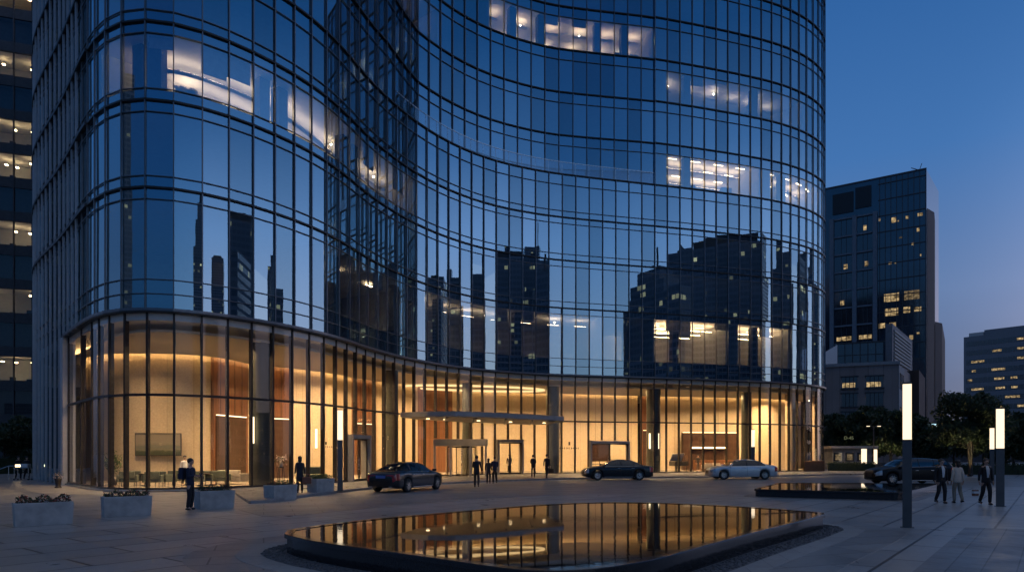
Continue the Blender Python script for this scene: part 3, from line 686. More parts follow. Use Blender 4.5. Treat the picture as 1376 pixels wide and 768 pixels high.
for x, d, th, ln, h, what, fl in PL:
    c = P(x, d); z0 = .1 if d > 31 else 0.
    t = empty('planter', (c[0],c[1],z0), R_(th), 'grey concrete trough ' + what, 'planter', 'concrete planters along the kerb')
    a, b, wl = ln/2, .33, .07
    m = MB(); f = .03
    vs = [(-a+f,-b+f,0),(a-f,-b+f,0),(a-f,b-f,0),(-a+f,b-f,0),(-a,-b,h),(a,-b,h),(a,b,h),(-a,b,h),(-a+wl,-b+wl,h),(a-wl,-b+wl,h),(a-wl,b-wl,h),(-a+wl,b-wl,h),(-a+wl,-b+wl,h-.12),(a-wl,-b+wl,h-.12),(a-wl,b-wl,h-.12),(-a+wl,b-wl,h-.12)]
    fs = [(0,1,5,4),(1,2,6,5),(2,3,7,6),(3,0,4,7)]
    for k in range(4): fs += [(4+k,4+(k+1)%4,8+(k+1)%4,8+k),(8+k,8+(k+1)%4,12+(k+1)%4,12+k)]
    m.add(vs, fs); bevel(m.build('trough', M['concrete'], t), .012)
    MB().quad((-a+wl,-b+wl,h-.06),(a-wl,-b+wl,h-.06),(a-wl,b-wl,h-.06),(-a+wl,b-wl,h-.06)).build('soil', M['soil'], t)
    rg = random.Random(int(x)); pl = MB()
    for _ in range(900):
        px_, py_ = rg.uniform(-a+.06,a-.06), rg.uniform(-b+.06,b-.06); hh = (.09+.15*abs(math.sin(px_*7+x)))
        q = rg.random(); mi = 1 if (fl == 1 and q < .22) or (fl == 0 and q < .06) else 0
        leaf_card(pl, (px_,py_,h-.06+rg.random()*hh*1.1), rg.uniform(.02,.045), rg, mi)
    o = pl.build('flower_bed', [M['leaf2' if fl != 2 else 'leaf'], M['flower_red']]); o.location = (c[0],c[1],z0); o.rotation_euler = (0,0,R_(th))
    tag(o, {1:'dark green plants with reddish flowers filling the widest planter at far left', 0:'low dark plants in the ' + what, 2:'low green plants in the planter closest to the kerb lamp'}[fl], 'plants', 'planting in the concrete planters')

# ------------------------------------------------------------------ light columns
def light_column(c, h, wd, lit0, label, z0=0., mat='lampglow', cat='street lamp'):
    wd *= .98
    t = empty('street_lamp', (c[0],c[1],z0), math.atan2(-c[0],c[1]), label, cat, 'glowing light columns')
    b = wd/2; bevel(MB().box(-b,b,-b,b,0,lit0).build('post', M['steel'], t), .008)
    MB().box(-b-.05,b+.05,-b-.05,b+.05,-.01,.012).build('base_plate', M['steel'], t)
    MB().box(-b+.006,b-.006,-b+.006,b-.006,lit0+.02,h-.05).build('lamp', M[mat], t)
    MB().box(-b,b,-b,b,h-.05,h).build('cap', M['steel'], t); MB().box(-b+.01,b-.01,-b+.01,b-.01,lit0-.002,lit0+.02).build('collar', M['black'], t)
    return t
light_column(P(1219,17.45), 3.70, .215, 2.22, 'tallest looking square steel lamp post with a glowing top, right of the large pool')
light_column(P(1344,24.4), 3.52, .26, 2.05, 'square glowing lamp post just right of the man in a suit')
light_column(P(1333,43.5), 3.55, .26, 2.15, 'small looking lamp post half hidden behind the lamp beside the suited man')
light_column(P(457,33.0), 3.92, .26, 2.42, 'slim glowing lamp post on the walkway left of the black car', .1)
light_column(P(1012,52.2), 3.75, .26, 2.38, 'glowing lamp post standing behind the silver car', 0.)
light_column(P(1161,74.), 2.45, .55, .75, 'wider low glowing column beside the kiosk')
light_column(P(1176.5,76.), 2.40, .36, .75, 'narrow low glowing column right of the kiosk')
# ------------------------------------------------------------------ cars
def cr(tab, x):
    """smooth interpolation of a control table"""
    n = len(tab)
    if x <= tab[0][0]: return tab[0][1]
    if x >= tab[-1][0]: return tab[-1][1]
    for i in range(n-1):
        if tab[i][0] <= x <= tab[i+1][0]:
            x0,y0 = tab[i]; x1,y1 = tab[i+1]; h = x1-x0; t = (x-x0)/h
            def sl(j):
                if j <= 0 or j >= n-1: return (tab[min(j+1,n-1)][1]-tab[max(j-1,0)][1])/(tab[min(j+1,n-1)][0]-tab[max(j-1,0)][0])
                a = (tab[j][1]-tab[j-1][1])/(tab[j][0]-tab[j-1][0]); b = (tab[j+1][1]-tab[j][1])/(tab[j+1][0]-tab[j][0])
                return 0 if a*b <= 0 else 2*a*b/(a+b)
            m0, m1 = sl(i)*h, sl(i+1)*h
            return y0*(2*t**3-3*t*t+1)+m0*(t**3-2*t*t+t)+y1*(-2*t**3+3*t*t)+m1*(t**3-t*t)
SEDAN = dict(top=[(-2.48,.80),(-2.44,.97),(-2.30,1.025),(-1.80,1.075),(-1.35,1.27),(-.85,1.42),(-.25,1.47),(.15,1.455),(.50,1.375),(1.25,1.015),(1.6,.975),(2.1,.885),(2.38,.77),(2.48,.62)],
    sh=[(-2.48,.70),(-2.4,.90),(-1.6,.965),(0,.955),(1.2,.925),(2.0,.83),(2.36,.70),(2.48,.56)],
    hw=[(-2.48,.66),(-2.42,.80),(-2.2,.89),(-1.5,.925),(0,.935),(1.5,.925),(2.0,.89),(2.3,.78),(2.48,.52)],
    rw=[(-2.48,.6),(-1.9,.74),(-1.2,.62),(-.5,.575),(.2,.575),(.6,.63),(1.25,.76),(2.48,.5)],
    ws=(.50,1.25), rwn=(-1.82,-1.0), side=(-1.52,1.02), pillars=(-.17,-1.03), doors=(1.05,-.17,-1.12), xw=(1.50,-1.45), roofcut=1.18)
WAGON = dict(SEDAN, top=[(-2.48,.82),(-2.44,1.05),(-2.34,1.25),(-2.0,1.46),(-1.3,1.57),(-.5,1.62),(.15,1.60),(.55,1.50),(1.35,1.09),(1.6,1.05),(2.1,.96),(2.38,.85),(2.48,.66)],
    sh=[(-2.48,.74),(-2.4,1.0),(-1.6,1.06),(0,1.03),(1.2,1.0),(2.0,.90),(2.36,.76),(2.48,.58)],
    rw=[(-2.48,.66),(-2.1,.66),(-1.2,.64),(-.5,.62),(.2,.62),(.6,.66),(1.35,.78),(2.48,.5)], ws=(.55,1.35), rwn=(-2.36,-1.98), side=(-2.0,1.08), pillars=(-.2,-1.15))
def paint(name, col, metal=.0, rough=.25):
    return pbr(name, col, rough, metal, var=.04, rvar=0, coat=.45)
M['paint_black'] = paint('black_car_paint', (.006,.006,.008)); M['paint_silver'] = paint('silver_car_paint', (.68,.67,.66), .45, .3); M['paint_black2'] = paint('deep_black_car_paint', (.004,.004,.006))
M['paint_matte'] = pbr('dull_black_car_paint', (.005,.005,.006), .3, 0, rvar=0, ior=1.35)
M['tyre'] = pbr('tyre_rubber', (.015,.015,.015), .8); M['chrome'] = pbr('chrome', (.6,.6,.6), .15, 1.)
M['tail'] = pbr('tail_lamp', (.35,.015,.02), .15, coat=1.); M['headlamp'] = pbr('headlamp', (.42,.43,.45), .12, .4, coat=1.); M['plate'] = pbr('number_plate', (.10,.16,.40), .5)
def make_car(loc, az, pm, label, S_=SEDAN, mir=True):
    t = empty('parked_car', (loc[0],loc[1],.004), R_(90-az), label, 'car', 'cars on the driveway')
    RW, ZW = .375, .34
    xs = set()
    k = -2.48
    while k < 2.481: xs.add(round(k,4)); k += .062
    for xw in S_['xw']:
        for q in range(-10, 11): xs.add(round(xw + RW*math.sin(q/10*PI/2), 4))
    for d in S_['doors']: xs.update((round(d-.006,4), round(d+.006,4)))
    for q in S_['ws'] + S_['rwn'] + S_['side']: xs.add(q)
    for q in S_['pillars']: xs.update((q-.03, q+.03))
    xs = sorted(xs); xs = [xs[0]] + [b for a, b in zip(xs, xs[1:]) if b-a > .004]
    def sect(x):
        zt, zs, w, r = cr(S_['top'],x), cr(S_['sh'],x), cr(S_['hw'],x), cr(S_['rw'],x)
        zb = lerp(.20, .30, max(0, (abs(x)-2.1)/.38)); arch = False
        for xw in S_['xw']:
            if abs(x-xw) < RW: zb = max(zb, ZW + math.sqrt(max(0, RW*RW-(x-xw)**2))); arch = True
        zs = min(zs, zt-.02); zm = zb + .52*(zs-zb)
        gh = zt - zs
        pts = [(0,zb+.02),(.72*w,zb+.005),(.94*w,zb+.0)]
        pts += [(.985*w, lerp(zb,zm,.35)), (w, zm), (.992*w, lerp(zm,zs,.6)), (.965*w, zs)]
        if gh > .22: e = (.90*w, zs+.035)
        else: e = (lerp(.93,.9,gh/.22)*w, zs+min(.035, gh*.3))
        rt = (min(r, e[0]-.03), zt - min(.055, gh*.25))
        pts += [e]
        for q in (.25,.5,.75): pts.append((lerp(e[0],rt[0],q)+.022*math.sin(PI*q)*min(1,gh/.4), lerp(e[1],rt[1],q)))
        pts += [rt, (rt[0]*.86, lerp(rt[1],zt,.62)), (rt[0]*.5, lerp(rt[1],zt,.93)), (0, zt)]
        return pts
    ns = len(sect(0)); grid = [sect(x) for x in xs]
    parts = {}
    def P3(i, j, sgn): return (xs[i], sgn*grid[i][j][0], grid[i][j][1])
    for i in range(len(xs)-1):
        xm = (xs[i]+xs[i+1])/2; narrow = xs[i+1]-xs[i] < .0135
        for j in range(ns-1):
            gh = cr(S_['top'],xm)-cr(S_['sh'],xm)
            c = 'body'
            if 7 <= j <= 10 and S_['side'][0] < xm < S_['side'][1] and gh > .17:
                c = 'side_window' if not any(abs(xm-p) < .03 for p in S_['pillars']) else 'pillar'
                if j == 10: c = 'body' if gh < .3 else c
            if j >= 11 and (S_['ws'][0] < xm < S_['ws'][1]): c = 'windshield' if j >= 11 else c
            if j >= 11 and (S_['rwn'][0] < xm < S_['rwn'][1]): c = 'rear_window'
            if 3 <= j <= 5 and narrow and any(abs(xm-d) < .008 for d in S_['doors']): c = 'seam'
            if j in (4,5) and xm > 2.10 and xm < 2.44: c = 'headlight'
            if j in (4,5) and xm < -2.20: c = 'tail_light'
            for sgn in (1,-1):
                key = (c, sgn) if c in ('side_window','headlight','tail_light') else (c, 0)
                a = [P3(i,j,sgn), P3(i+1,j,sgn), P3(i+1,j+1,sgn), P3(i,j+1,sgn)]
                if sgn > 0: a = a[::-1]
                parts.setdefault(key, MB()).quad(*a)
    for e, i in ((-1,0),(1,len(xs)-1)):                                  # close nose and tail
        ring = [P3(i,j,1) for j in range(ns)] + [P3(i,j,-1) for j in range(ns-2,0,-1)]
        parts[('body',0)].add(ring, [tuple(range(len(ring)))[::-e]])
    mats = dict(body=pm, side_window='carglass', pillar='black', windshield='carglass', rear_window='carglass', seam='black', headlight='headlamp', tail_light='tail')
    body = None
    for (c, sg), mb in sorted(parts.items(), key=lambda q: q[0][0] != 'body'):
        o = mb.build({'seam':'door_seam','pillar':'door_pillar'}.get(c, c), M[mats[c]], t, smooth=True)
        if c == 'body': body = o
        if o.data.polygons:
            bm = bmesh.new(); bm.from_mesh(o.data); bmesh.ops.remove_doubles(bm, verts=bm.verts, dist=.0005); bmesh.ops.recalc_face_normals(bm, faces=bm.faces); bm.to_mesh(o.data); bm.free()
    # tail and nose details
    zr = cr(S_['sh'], -2.4)
    for s in (-1,1):
        bevel(MB().box(-2.475,-2.38,s*.50-.21,s*.50+.21,zr-.17,zr-.04).build('tail_light', M['tail'], t), .02)
        bevel(MB().box(2.36,2.44,s*.52-.16,s*.52+.16,.60,.70).build('headlight', M['headlamp'], t), .02)
        bevel(MB().box(.98,1.10,s*.98-.12,s*.98+.10,.98,1.10).build('mirror', M[pm], t), .03)
        for x in (.0,-.98): MB().box(x-.10,x+.10,s*.925-.02,s*.925+.02,.845,.87).build('door_handle', M['chrome'], t)
        MB().box(-2.49,-2.45,s*.55-.09,s*.55+.09,.26,.31).build('exhaust', M['chrome'], t)
        ln = []
        for q in range(15):
            x = lerp(S_['side'][0]+.12, S_['side'][1]-.06, q/14); g = sect(x); ln.append((x, s*(g[7][0]+.006), g[7][1]-.004))
        MB().tube(ln, .011, 6).build('window_trim', M['chrome'], t)
        MB().box(-1.0,1.02,s*.925-.015,s*.925+.02,.235,.262).build('sill_trim', M['chrome'], t)
    MB().box(-2.495,-2.46,-.26,.26,.70,.83).build('number_plate', M['plate'], t)
    gm = MB().box(2.44,2.486,-.36,.36,.42,.66); gm.build('grille', M['black'], t)
    MB().box(-2.2,2.2,-.66,.66,.24,.5).build('underbody', M['black'], t)
    first = None
    for xw in S_['xw']:
        for s in (-1,1):
            if first is None:
                wv = MB().lathe([(.20,-.10),(.315,-.108),(.336,-.08),(.34,0),(.336,.08),(.315,.108),(.20,.10)], (0,0,0), 32, 'y').build('wheel', M['tyre'], t, smooth=True)
                rim = MB().lathe([(.235,.098),(.245,.104),(.225,.085),(.215,.03),(.001,.02)], (0,0,0), 32, 'y')
                for k in range(10):
                    a = 2*PI*k/10; rim.bar((.03*math.cos(a),.075,.03*math.sin(a)),(.232*math.cos(a),.088,.232*math.sin(a)),.034,.03)
                rim.lathe([(.001,.10),(.05,.098),(.055,.06)], (0,0,0), 14, 'y'); rm = rim.build('rim', M['inox'], wv)
                first = wv; wv.location = (xw, s*.835, .34)
            else:
                wv = copy_tree(first, t); wv.location = (xw, s*.835, .34)
            wv.rotation_euler = (0, .3*xw, 0 if s > 0 else PI)
    return t
make_car((-5.35,34.9), 22, 'paint_black', 'black sedan seen from behind, parked left of the people by the entrance')
make_car((7.5,48.85), 269, 'paint_black2', 'black sedan side on, facing left below the glass door right of the canopy')
make_car((16.85,50.3), 269.5, 'paint_silver', 'silver sedan facing left in front of the right end of the lobby')
make_car((24.7,42.6), 268, 'paint_matte', 'long dark wagon parked behind the smaller pool and the walking people', WAGON)

# ------------------------------------------------------------------ people
def skin_mesh(name, V, E, mat, parent, sub=2, root=0):
    me = bpy.data.meshes.new('tmp_'+name); me.from_pydata([v[:3] for v in V], E, [])
    o = bpy.data.objects.new('tmp_'+name, me); COL.objects.link(o)
    md = o.modifiers.new('skin', 'SKIN'); md.use_smooth_shade = True; md.branch_smoothing = .6
    sl = me.skin_vertices[0].data
    for i, v in enumerate(V):
        r = v[3]; sl[i].radius = (r, r) if not isinstance(r, tuple) else r; sl[i].use_root = (i == root)
    sb = o.modifiers.new('sub', 'SUBSURF'); sb.levels = sub; sb.render_levels = sub
    dg = bpy.context.evaluated_depsgraph_get(); dg.update()
    m2 = bpy.data.meshes.new_from_object(o.evaluated_get(dg)); bpy.data.objects.remove(o); bpy.data.meshes.remove(me)
    m2.name = name; m2.materials.clear(); m2.materials.append(mat); m2.polygons.foreach_set('use_smooth', [True]*len(m2.polygons))
    r = bpy.data.objects.new(name, m2); COL.objects.link(r); r.parent = parent; return r
M['skin'] = pbr('skin', (.42,.26,.19), .55, var=.05); M['hair'] = pbr('hair', (.012,.010,.009), .5); M['navy'] = pbr('navy_cloth', (.014,.020,.045), .8); M['suit'] = pbr('black_suit', (.012,.012,.014), .75)
M['shirt'] = pbr('white_shirt', (.62,.62,.62), .8); M['cream'] = pbr('cream_top', (.58,.52,.44), .9); M['khaki'] = pbr('khaki_cloth', (.26,.23,.18), .9); M['bluecloth'] = pbr('blue_shirt', (.16,.24,.42), .85); M['shoe'] = pbr('black_shoe', (.012,.011,.011), .35)
M['darkgrey'] = pbr('dark_grey_cloth', (.03,.03,.034), .85); M['bag'] = pbr('bag_cloth', (.20,.08,.045), .7); M['eye'] = pbr('eye', (.02,.015,.012), .2)
def person(loc, rz, h, label, top='suit', trousers='suit', shirt=None, stride=0., arms=((.06,-.03,0),(.06,-.03,0)), coat=0., longhair=False, near=False, lean=0., female=False, elbow=(0,0), seated=False):
    """facing -Y; arms: (outward, forward at hand, lift of forearm)"""
    k = h/1.74; t = empty('person', loc, rz, label, 'person', None)
    def sc(V): return [(v[0]*k, v[1]*k, v[2]*k, tuple(q*k for q in v[3]) if isinstance(v[3], tuple) else v[3]*k) for v in V]
    sw = .165 if female else .185
    hipz = .92; 
    # legs
    def leg(s):
        st = stride*s
        hip = (s*.09,0,hipz-.03); knee = (s*.095, -.03-st*.6, .50); ank = (s*.10, .03-st*1.0+ (.10 if st < 0 else 0), .09 + (.05 if st < 0 else 0)); toe = (s*.115, ank[1]-.15, .035)
        return hip, knee, ank, toe
    def arm(s, idx):
        o, f, lf = arms[idx]
        sh = (s*(sw-.015), .0-lean*.3, 1.41); el = (s*(sw+.012+o*.4), .03-f*.3, 1.14); wr = (s*(sw+.005+o*(1 if lf < .3 else -.9)-(.05 if lf >= .3 else 0)), -.02-f, .90+lf*.25)
        hd = (wr[0], wr[1]-.03-(.05 if lf > .3 else 0), wr[2]-(.085 if lf < .3 else .0)); return sh, el, wr, hd
    V = [(0,0,hipz,(.15,.105)),(0,-lean*.1,1.10,(.125,.09)),(0,-lean*.2,1.30,(.15,.10)),(0,-lean*.3,1.42,(.11,.075)),(0,-.0-lean*.35,1.50,.052),(0,-.012-lean*.4,1.565,(.066,.078)),(0,-.012-lean*.4,1.645,(.078,.095)),(0,-.0-lean*.4,1.705,(.062,.075))]
    E = [(i,i+1) for i in range(7)]
    b = len(V); V += [(0,-.115-lean*.4,1.612,.012)]; E.append((6,b))                                # nose
    for s in (-1,1): b = len(V); V += [(s*.082,.0-lean*.4,1.625,.016)]; E.append((6,b))               # ears
    for ix, s in enumerate((-1,1)):
        hip, knee, ank, toe = leg(s); b = len(V); V += [(*hip,.082),(*knee,.055),(*ank,.036),(*toe,.034)]; E += [(0,b),(b,b+1),(b+1,b+2),(b+2,b+3)]
        sh, el, wr, hd = arm(s, ix); b = len(V); V += [(*sh,.052),(*el,.038),(*wr,.025),(*hd,(.036,.02))]; E += [(3,b),(b,b+1),(b+1,b+2),(b+2,b+3)]
    body = skin_mesh('body', sc(V), E, M['skin'], t, 2 if near else 1)
    # fingers
    for ix, s in enumerate((-1,1)):
        sh, el, wr, hd = arm(s, ix); up = arms[ix][2] > .3
        mbf = MB()
        for q in range(4):
            ln = (.070,.080,.075,.058)[q]; oy = (q-1.5)*.019
            if up: p = [(hd[0],hd[1],hd[2]+oy),(hd[0]-s*.012,hd[1]-ln*.6,hd[2]+oy),(hd[0]-s*.035,hd[1]-ln*.9,hd[2]+oy)]
            else: p = [(hd[0],hd[1]+oy,hd[2]),(hd[0]-s*.004,hd[1]+oy-.006,hd[2]-ln*.6),(hd[0]-s*.018,hd[1]+oy-.016,hd[2]-ln)]
            mbf.tube([tuple(c*k for c in a) for a in p], [.009*k,.0085*k,.006*k], 6)
        p = [(hd[0],hd[1]-.02,hd[2]+.03),(hd[0]-s*.02,hd[1]-.05,hd[2]+.005),(hd[0]-s*.026,hd[1]-.06,hd[2]-.03)]
        mbf.tube([tuple(c*k for c in a) for a in p], [.011*k,.010*k,.007*k], 6)
        mbf.build('fingers', M['skin'], t, smooth=True)
    # trousers
    V = [(0,0,hipz+.04,(.165,.115)),(0,0,hipz-.02,(.165,.12))]; E = [(0,1)]
    for s in (-1,1):
        hip, knee, ank, toe = leg(s); b = len(V); V += [(hip[0],hip[1],hip[2]-.05,.098),(*knee,.074),(ank[0],ank[1],ank[2]-.015,.058)]; E += [(1,b),(b,b+1),(b+1,b+2)]
    skin_mesh('trousers', sc(V), E, M[trousers], t, 2 if near else 1)
    for s in (-1,1):
        hip, knee, ank, toe = leg(s); m = MB(); a = (ank[0],ank[1]+.05,ank[2]-.045)
        m.sphere((ank[0]*k,(ank[1]-.035)*k,(ank[2]-.042)*k), .05*k, 12, 7, (.95,2.5,.85)); m.build('shoe', M['shoe'], t, smooth=True)
    # jacket
    z0 = hipz-.10-coat; fl = .03+coat*.06
    V = [(0,0,z0,(.165+fl,.125+fl*.6)),(0,-lean*.05,1.02,(.165,.122)),(0,-lean*.15,1.22,(.17,.12)),(0,-lean*.25,1.37,(.155,.105)),(0,-lean*.3,1.46,(.085,.075))]; E = [(0,1),(1,2),(2,3),(3,4)]
    for ix, s in enumerate((-1,1)):
        sh, el, wr, hd = arm(s, ix); b = len(V); V += [(*sh,.066),(*el,.052),(*wr,.042)]; E += [(3,b),(b,b+1),(b+1,b+2)]
    skin_mesh('jacket', sc(V), E, M[top], t, 2 if near else 1, root=1)
    if shirt:
        m = MB(); pts = []
        for z, hw_, y in ((1.03,.035,-.136),(1.2,.05,-.148),(1.34,.062,-.138),(1.44,.05,-.098),(1.475,.035,-.075)): pts.append((hw_,y-lean*.25,z))
        for (h1,y1,z1),(h2,y2,z2) in zip(pts, pts[1:]):
            m.add([(-h1*k,(y1+.02)*k,z1*k),(0,(y1-.012)*k,z1*k),(h1*k,(y1+.02)*k,z1*k),(-h2*k,(y2+.02)*k,z2*k),(0,(y2-.012)*k,z2*k),(h2*k,(y2+.02)*k,z2*k)], [(0,1,4,3),(1,2,5,4)])
        m.build('shirt', M[shirt], t, smooth=True)
    hm = MB(); hm.sphere((0,(.022-lean*.4)*k,1.665*k), .1*k, 14, 9, (.96,1.06,.98))
    if longhair: hm.sphere((0,(.065-lean*.4)*k,1.57*k), .09*k, 12, 7, (.95,.6,1.5))
    hm.build('hair', M['hair'], t, smooth=True)
    if near:
        for s in (-1,1): MB().sphere((s*.030*k,(-.098-lean*.4)*k,1.640*k), .0085*k, 8, 5).build('eye', M['eye'], t, smooth=True)
        MB().box(-.022*k,.022*k,(-.112-lean*.4)*k,(-.095-lean*.4)*k,1.574*k,1.580*k).build('mouth', M['bag'], t)
    return t
pA = P(255.5,22.75); person((*pA,0), R_(86), 1.72, 'man in a navy jacket looking at his phone beside a planter', 'navy', 'suit', near=True, arms=((.0,.22,1.),(.0,.24,1.02)), lean=.06)
ph = MB().box(-.036,.036,-.006,.006,-.07,.07).build('phone', M['black']); ph.location = (pA[0]+.335, pA[1]+.03, 1.17); ph.rotation_euler = (R_(-25),0,R_(80)); tag(ph, 'dark phone held up by the man in the navy jacket', 'phone')
bp_ = empty('backpack', (pA[0]-.20, pA[1]-.01, 1.02), R_(86), 'dark backpack worn by the man in the navy jacket', 'backpack')
bevel(MB().box(-.14,.14,-.03,.13,0,.40).build('sack', M['navy'], bp_), .04, 3); bevel(MB().box(-.11,.11,.131,.17,.03,.20).build('pocket', M['navy'], bp_), .02)
pB = P(403,31.2); person((*pB,.1), R_(200), 1.66, 'person in a long dark coat standing between two planters', 'darkgrey', 'suit', coat=.32, longhair=True, female=True)
hb = empty('handbag', (pB[0]+.33, pB[1]-.05, .52), R_(20), 'orange brown bag hanging beside the person in the long dark coat', 'bag')
bevel(MB().box(-.20,.20,-.07,.07,0,.30).build('pouch', M['bag'], hb), .03, 3); MB().tube([(-.13,0,.29),(-.10,0,.40),(.0,0,.45),(.10,0,.40),(.13,0,.29)], .012, 6).build('strap', M['bag'], hb)
person((*P(640.5,38.2),0), R_(180), 1.77, 'tall person in dark clothes standing alone in the driveway before the entrance', 'suit', 'darkgrey', coat=.16, arms=((.10,.06,0),(.02,.16,.7)), stride=.05)
person((*P(656.5,43.2),0), R_(165), 1.58, 'shorter left one of the two people standing close together', 'darkgrey', 'suit', coat=.12, longhair=True, female=True)
person((*P(664.8,43.0),0), R_(190), 1.70, 'taller right one of the two people standing close together', 'navy', 'suit', arms=((.03,.14,.6),(.0,.18,.9)), stride=.03)
person((*P(684.5,60.9),.12), R_(10), 1.68, 'person standing inside the glass double doors', 'darkgrey', 'darkgrey', stride=.08)
person((*P(716.5,51.0),.1), R_(170), 1.70, 'person standing just outside the double doors, left of the walker with a bag', 'suit', 'suit', coat=.08, female=True, arms=((.04,.10,.5),(.04,.10,.5)))
wk = P(735,49.2); person((*wk,.1), R_(150), 1.74, 'person walking with a bag at the right end of the canopy', 'suit', 'suit', stride=.16)
bg_ = empty('briefcase', (wk[0]+.33, wk[1]-.02, .52), R_(150), 'dark briefcase carried by the walker under the canopy end', 'bag'); bevel(MB().box(-.20,.20,-.05,.05,0,.28).build('case', M['black'], bg_), .015); MB().tube([(-.07,0,.28),(-.07,0,.33),(.07,0,.33),(.07,0,.28)], .01, 6).build('handle', M['black'], bg_)
person((*P(1265,25.7),0), R_(3), 1.68, 'man in a dark suit and pale shirt walking left of the person in cream', 'suit', 'suit', 'shirt', stride=.07, near=True)
person((*P(1286.5,25.9),0), R_(176), 1.64, 'person in a cream top and khaki trousers seen from behind', 'cream', 'khaki', stride=.06, near=True, longhair=True, female=True)
person((*P(1325,25.0),0), R_(-4), 1.70, 'man in an open dark suit beside the lamp at far right', 'suit', 'suit', 'shirt', stride=.09, near=True)
tb = empty('tote_bag', (*P(1310.5,30.6),0), R_(15), 'small red and white bag left on the paving between walkers', 'bag'); bevel(MB().box(-.13,.13,-.07,.07,0,.26).build('pouch', M['bag'], tb), .02); MB().box(-.135,.135,-.075,.075,.10,.20).build('white_panel', M['shirt'], tb); MB().tube([(-.07,0,.25),(-.05,0,.36),(.05,0,.36),(.07,0,.25)], .01, 6).build('handle', M['shirt'], tb)
person((*P(248.5,38.0),.12), R_(40), 1.66, 'person in a white shirt inside the lobby behind the man with a phone', 'shirt', 'suit')
person((*P(938,70.5),.12), R_(0), 1.62, 'person in dark clothes standing inside before the bar', 'suit', 'suit')
person((*P(25,49.5),0), R_(60), 1.70, 'person in dark clothes at the far left edge, left of the cart', 'suit', 'suit', stride=.12)
person((*P(36,49.5),0), R_(60), 1.68, 'person in dark clothes at the far left edge, right of the cart handle', 'darkgrey', 'suit', stride=.1)
ct = empty('luggage_cart', (*P(31,48.6),0), R_(10), 'luggage cart with a lit pale box at the far left edge', 'cart')
MB().box(-.5,.5,-.28,.28,.86,.90).build('deck', M['inox'], ct); bevel(MB().box(-.4,.4,-.24,.24,.902,1.16).build('box', M['shirt'], ct), .02); MB().box(-.38,-.06,-.25,-.243,.95,1.1).build('lit_label', M['warmglow'], ct)
for sx in (-.45,.45):
    for sy in (-.24,.24): MB().tube([(sx,sy,.12),(sx,sy,.86)], .018, 6).build('leg', M['inox'], ct); MB().lathe([(.03,-.02),(.06,-.02),(.06,.02),(.03,.02)], (sx,sy,.06), 12, 'y').build('wheel', M['tyre'], ct)
rl = empty('handrail', (*P(8,50),0), 0, 'thin metal handrail sloping down at the far left edge', 'handrail')
MB().tube([(-3,0,.35),(-.8,0,.62),(.2,0,.98),(1.3,0,1.0)], .03, 8).build('rail', M['inox'], rl)
for x, z in ((-.8,.62),(.2,.97),(1.25,.99)): MB().tube([(x,0,0),(x,0,z)], .022, 6).build('post', M['inox'], rl)
un = P(78,37.6); ur = empty('flower_urn', (*un,0), 0, 'tall dark urn with white flowers at the flank of the tower', 'urn')
MB().lathe([(.16,0),(.17,.05),(.12,.10),(.15,.35),(.19,.52),(.17,.53),(.1,.48)], (0,0,0), 18).build('vase', M['bronze'], ur, smooth=True)
fl = MB(); rg = random.Random(4)
for _ in range(260): leaf_card(fl, (rg.gauss(0,.13),rg.gauss(0,.13),.55+abs(rg.gauss(.12,.12))), rg.uniform(.02,.045), rg, 1 if rg.random() < .5 else 0)
fl.build('flowers', [M['leaf2'], M['flower_pale']], ur)

# ------------------------------------------------------------------ things in the lobby
def armchair(c, rz, label, mat='green_fabric'):
    t = empty('armchair', (*c,.12), rz, label, 'armchair', 'armchairs in the lounge')
    bevel(MB().box(-.36,.36,-.34,.34,.22,.42).build('seat', M[mat], t), .04, 3); bevel(MB().box(-.38,.38,.25,.38,.425,.80).build('backrest', M[mat], t), .04, 3)
    for s in (-1,1): bevel(MB().box(s*.43-.06,s*.43+.06,-.34,.38,.22,.62).build('armrest', M[mat], t), .03, 3)
    for sx in (-.36,.36):
        for sy in (-.28,.32): MB().tube([(sx,sy,0),(sx,sy,.22)], .02, 6).build('leg', M['bronze'], t)
    return t
chs = [(172,37.2,200),(186,38.6,170),(207,37.0,190),(222,37.6,160),(238,39.0,185),(262,37.6,200),(280,38.8,170),(296,38.9,185)]
wh = ['leftmost lounge armchair near the potted tree','second lounge armchair from the potted tree','lounge armchair below the left end of the picture','lounge armchair below the right end of the picture','lounge armchair behind the person in white','lounge armchair right of the man with a phone','lounge armchair below the wood panel edge','rightmost lounge armchair beside the pale sofa']
for (x, d, a), wd_ in zip(chs, wh): armchair(P(x, d), R_(a), 'dark green ' + wd_)
sf = empty('sofa', (*P(315,39.8),.12), R_(150), 'pale sofa in front of the dark wood doorway', 'sofa')
bevel(MB().box(-.95,.95,-.42,.42,.15,.42).build('seat', M['cream_fabric'], sf), .04, 3); bevel(MB().box(-.95,.95,.28,.45,.425,.82).build('backrest', M['cream_fabric'], sf), .05, 3)
for s in (-1,1): bevel(MB().box(s*1.03-.075,s*1.03+.075,-.42,.45,.15,.62).build('armrest', M['cream_fabric'], sf), .03, 3)
for x, d, lb in ((196,38.0,'round table between the lounge armchairs below the picture'),(252,38.4,'round table next to the person in white'),(272,38.0,'round table between armchairs left of the pale sofa')):
    tbl = empty('side_table', (*P(x,d),.12), 0, lb, 'table', 'round lounge tables')
    MB().lathe([(.001,.62),(.42,.62),(.42,.66),(.001,.66)], (0,0,0), 24).build('table_top', M['darkwood'], tbl); MB().lathe([(.25,0),(.25,.03),(.035,.05),(.035,.62)], (0,0,0), 16).build('pedestal', M['bronze'], tbl)
pt = empty('potted_tree', (*P(152,37.9),.12), 0, 'leafy potted tree inside the left corner of the lobby', 'plant')
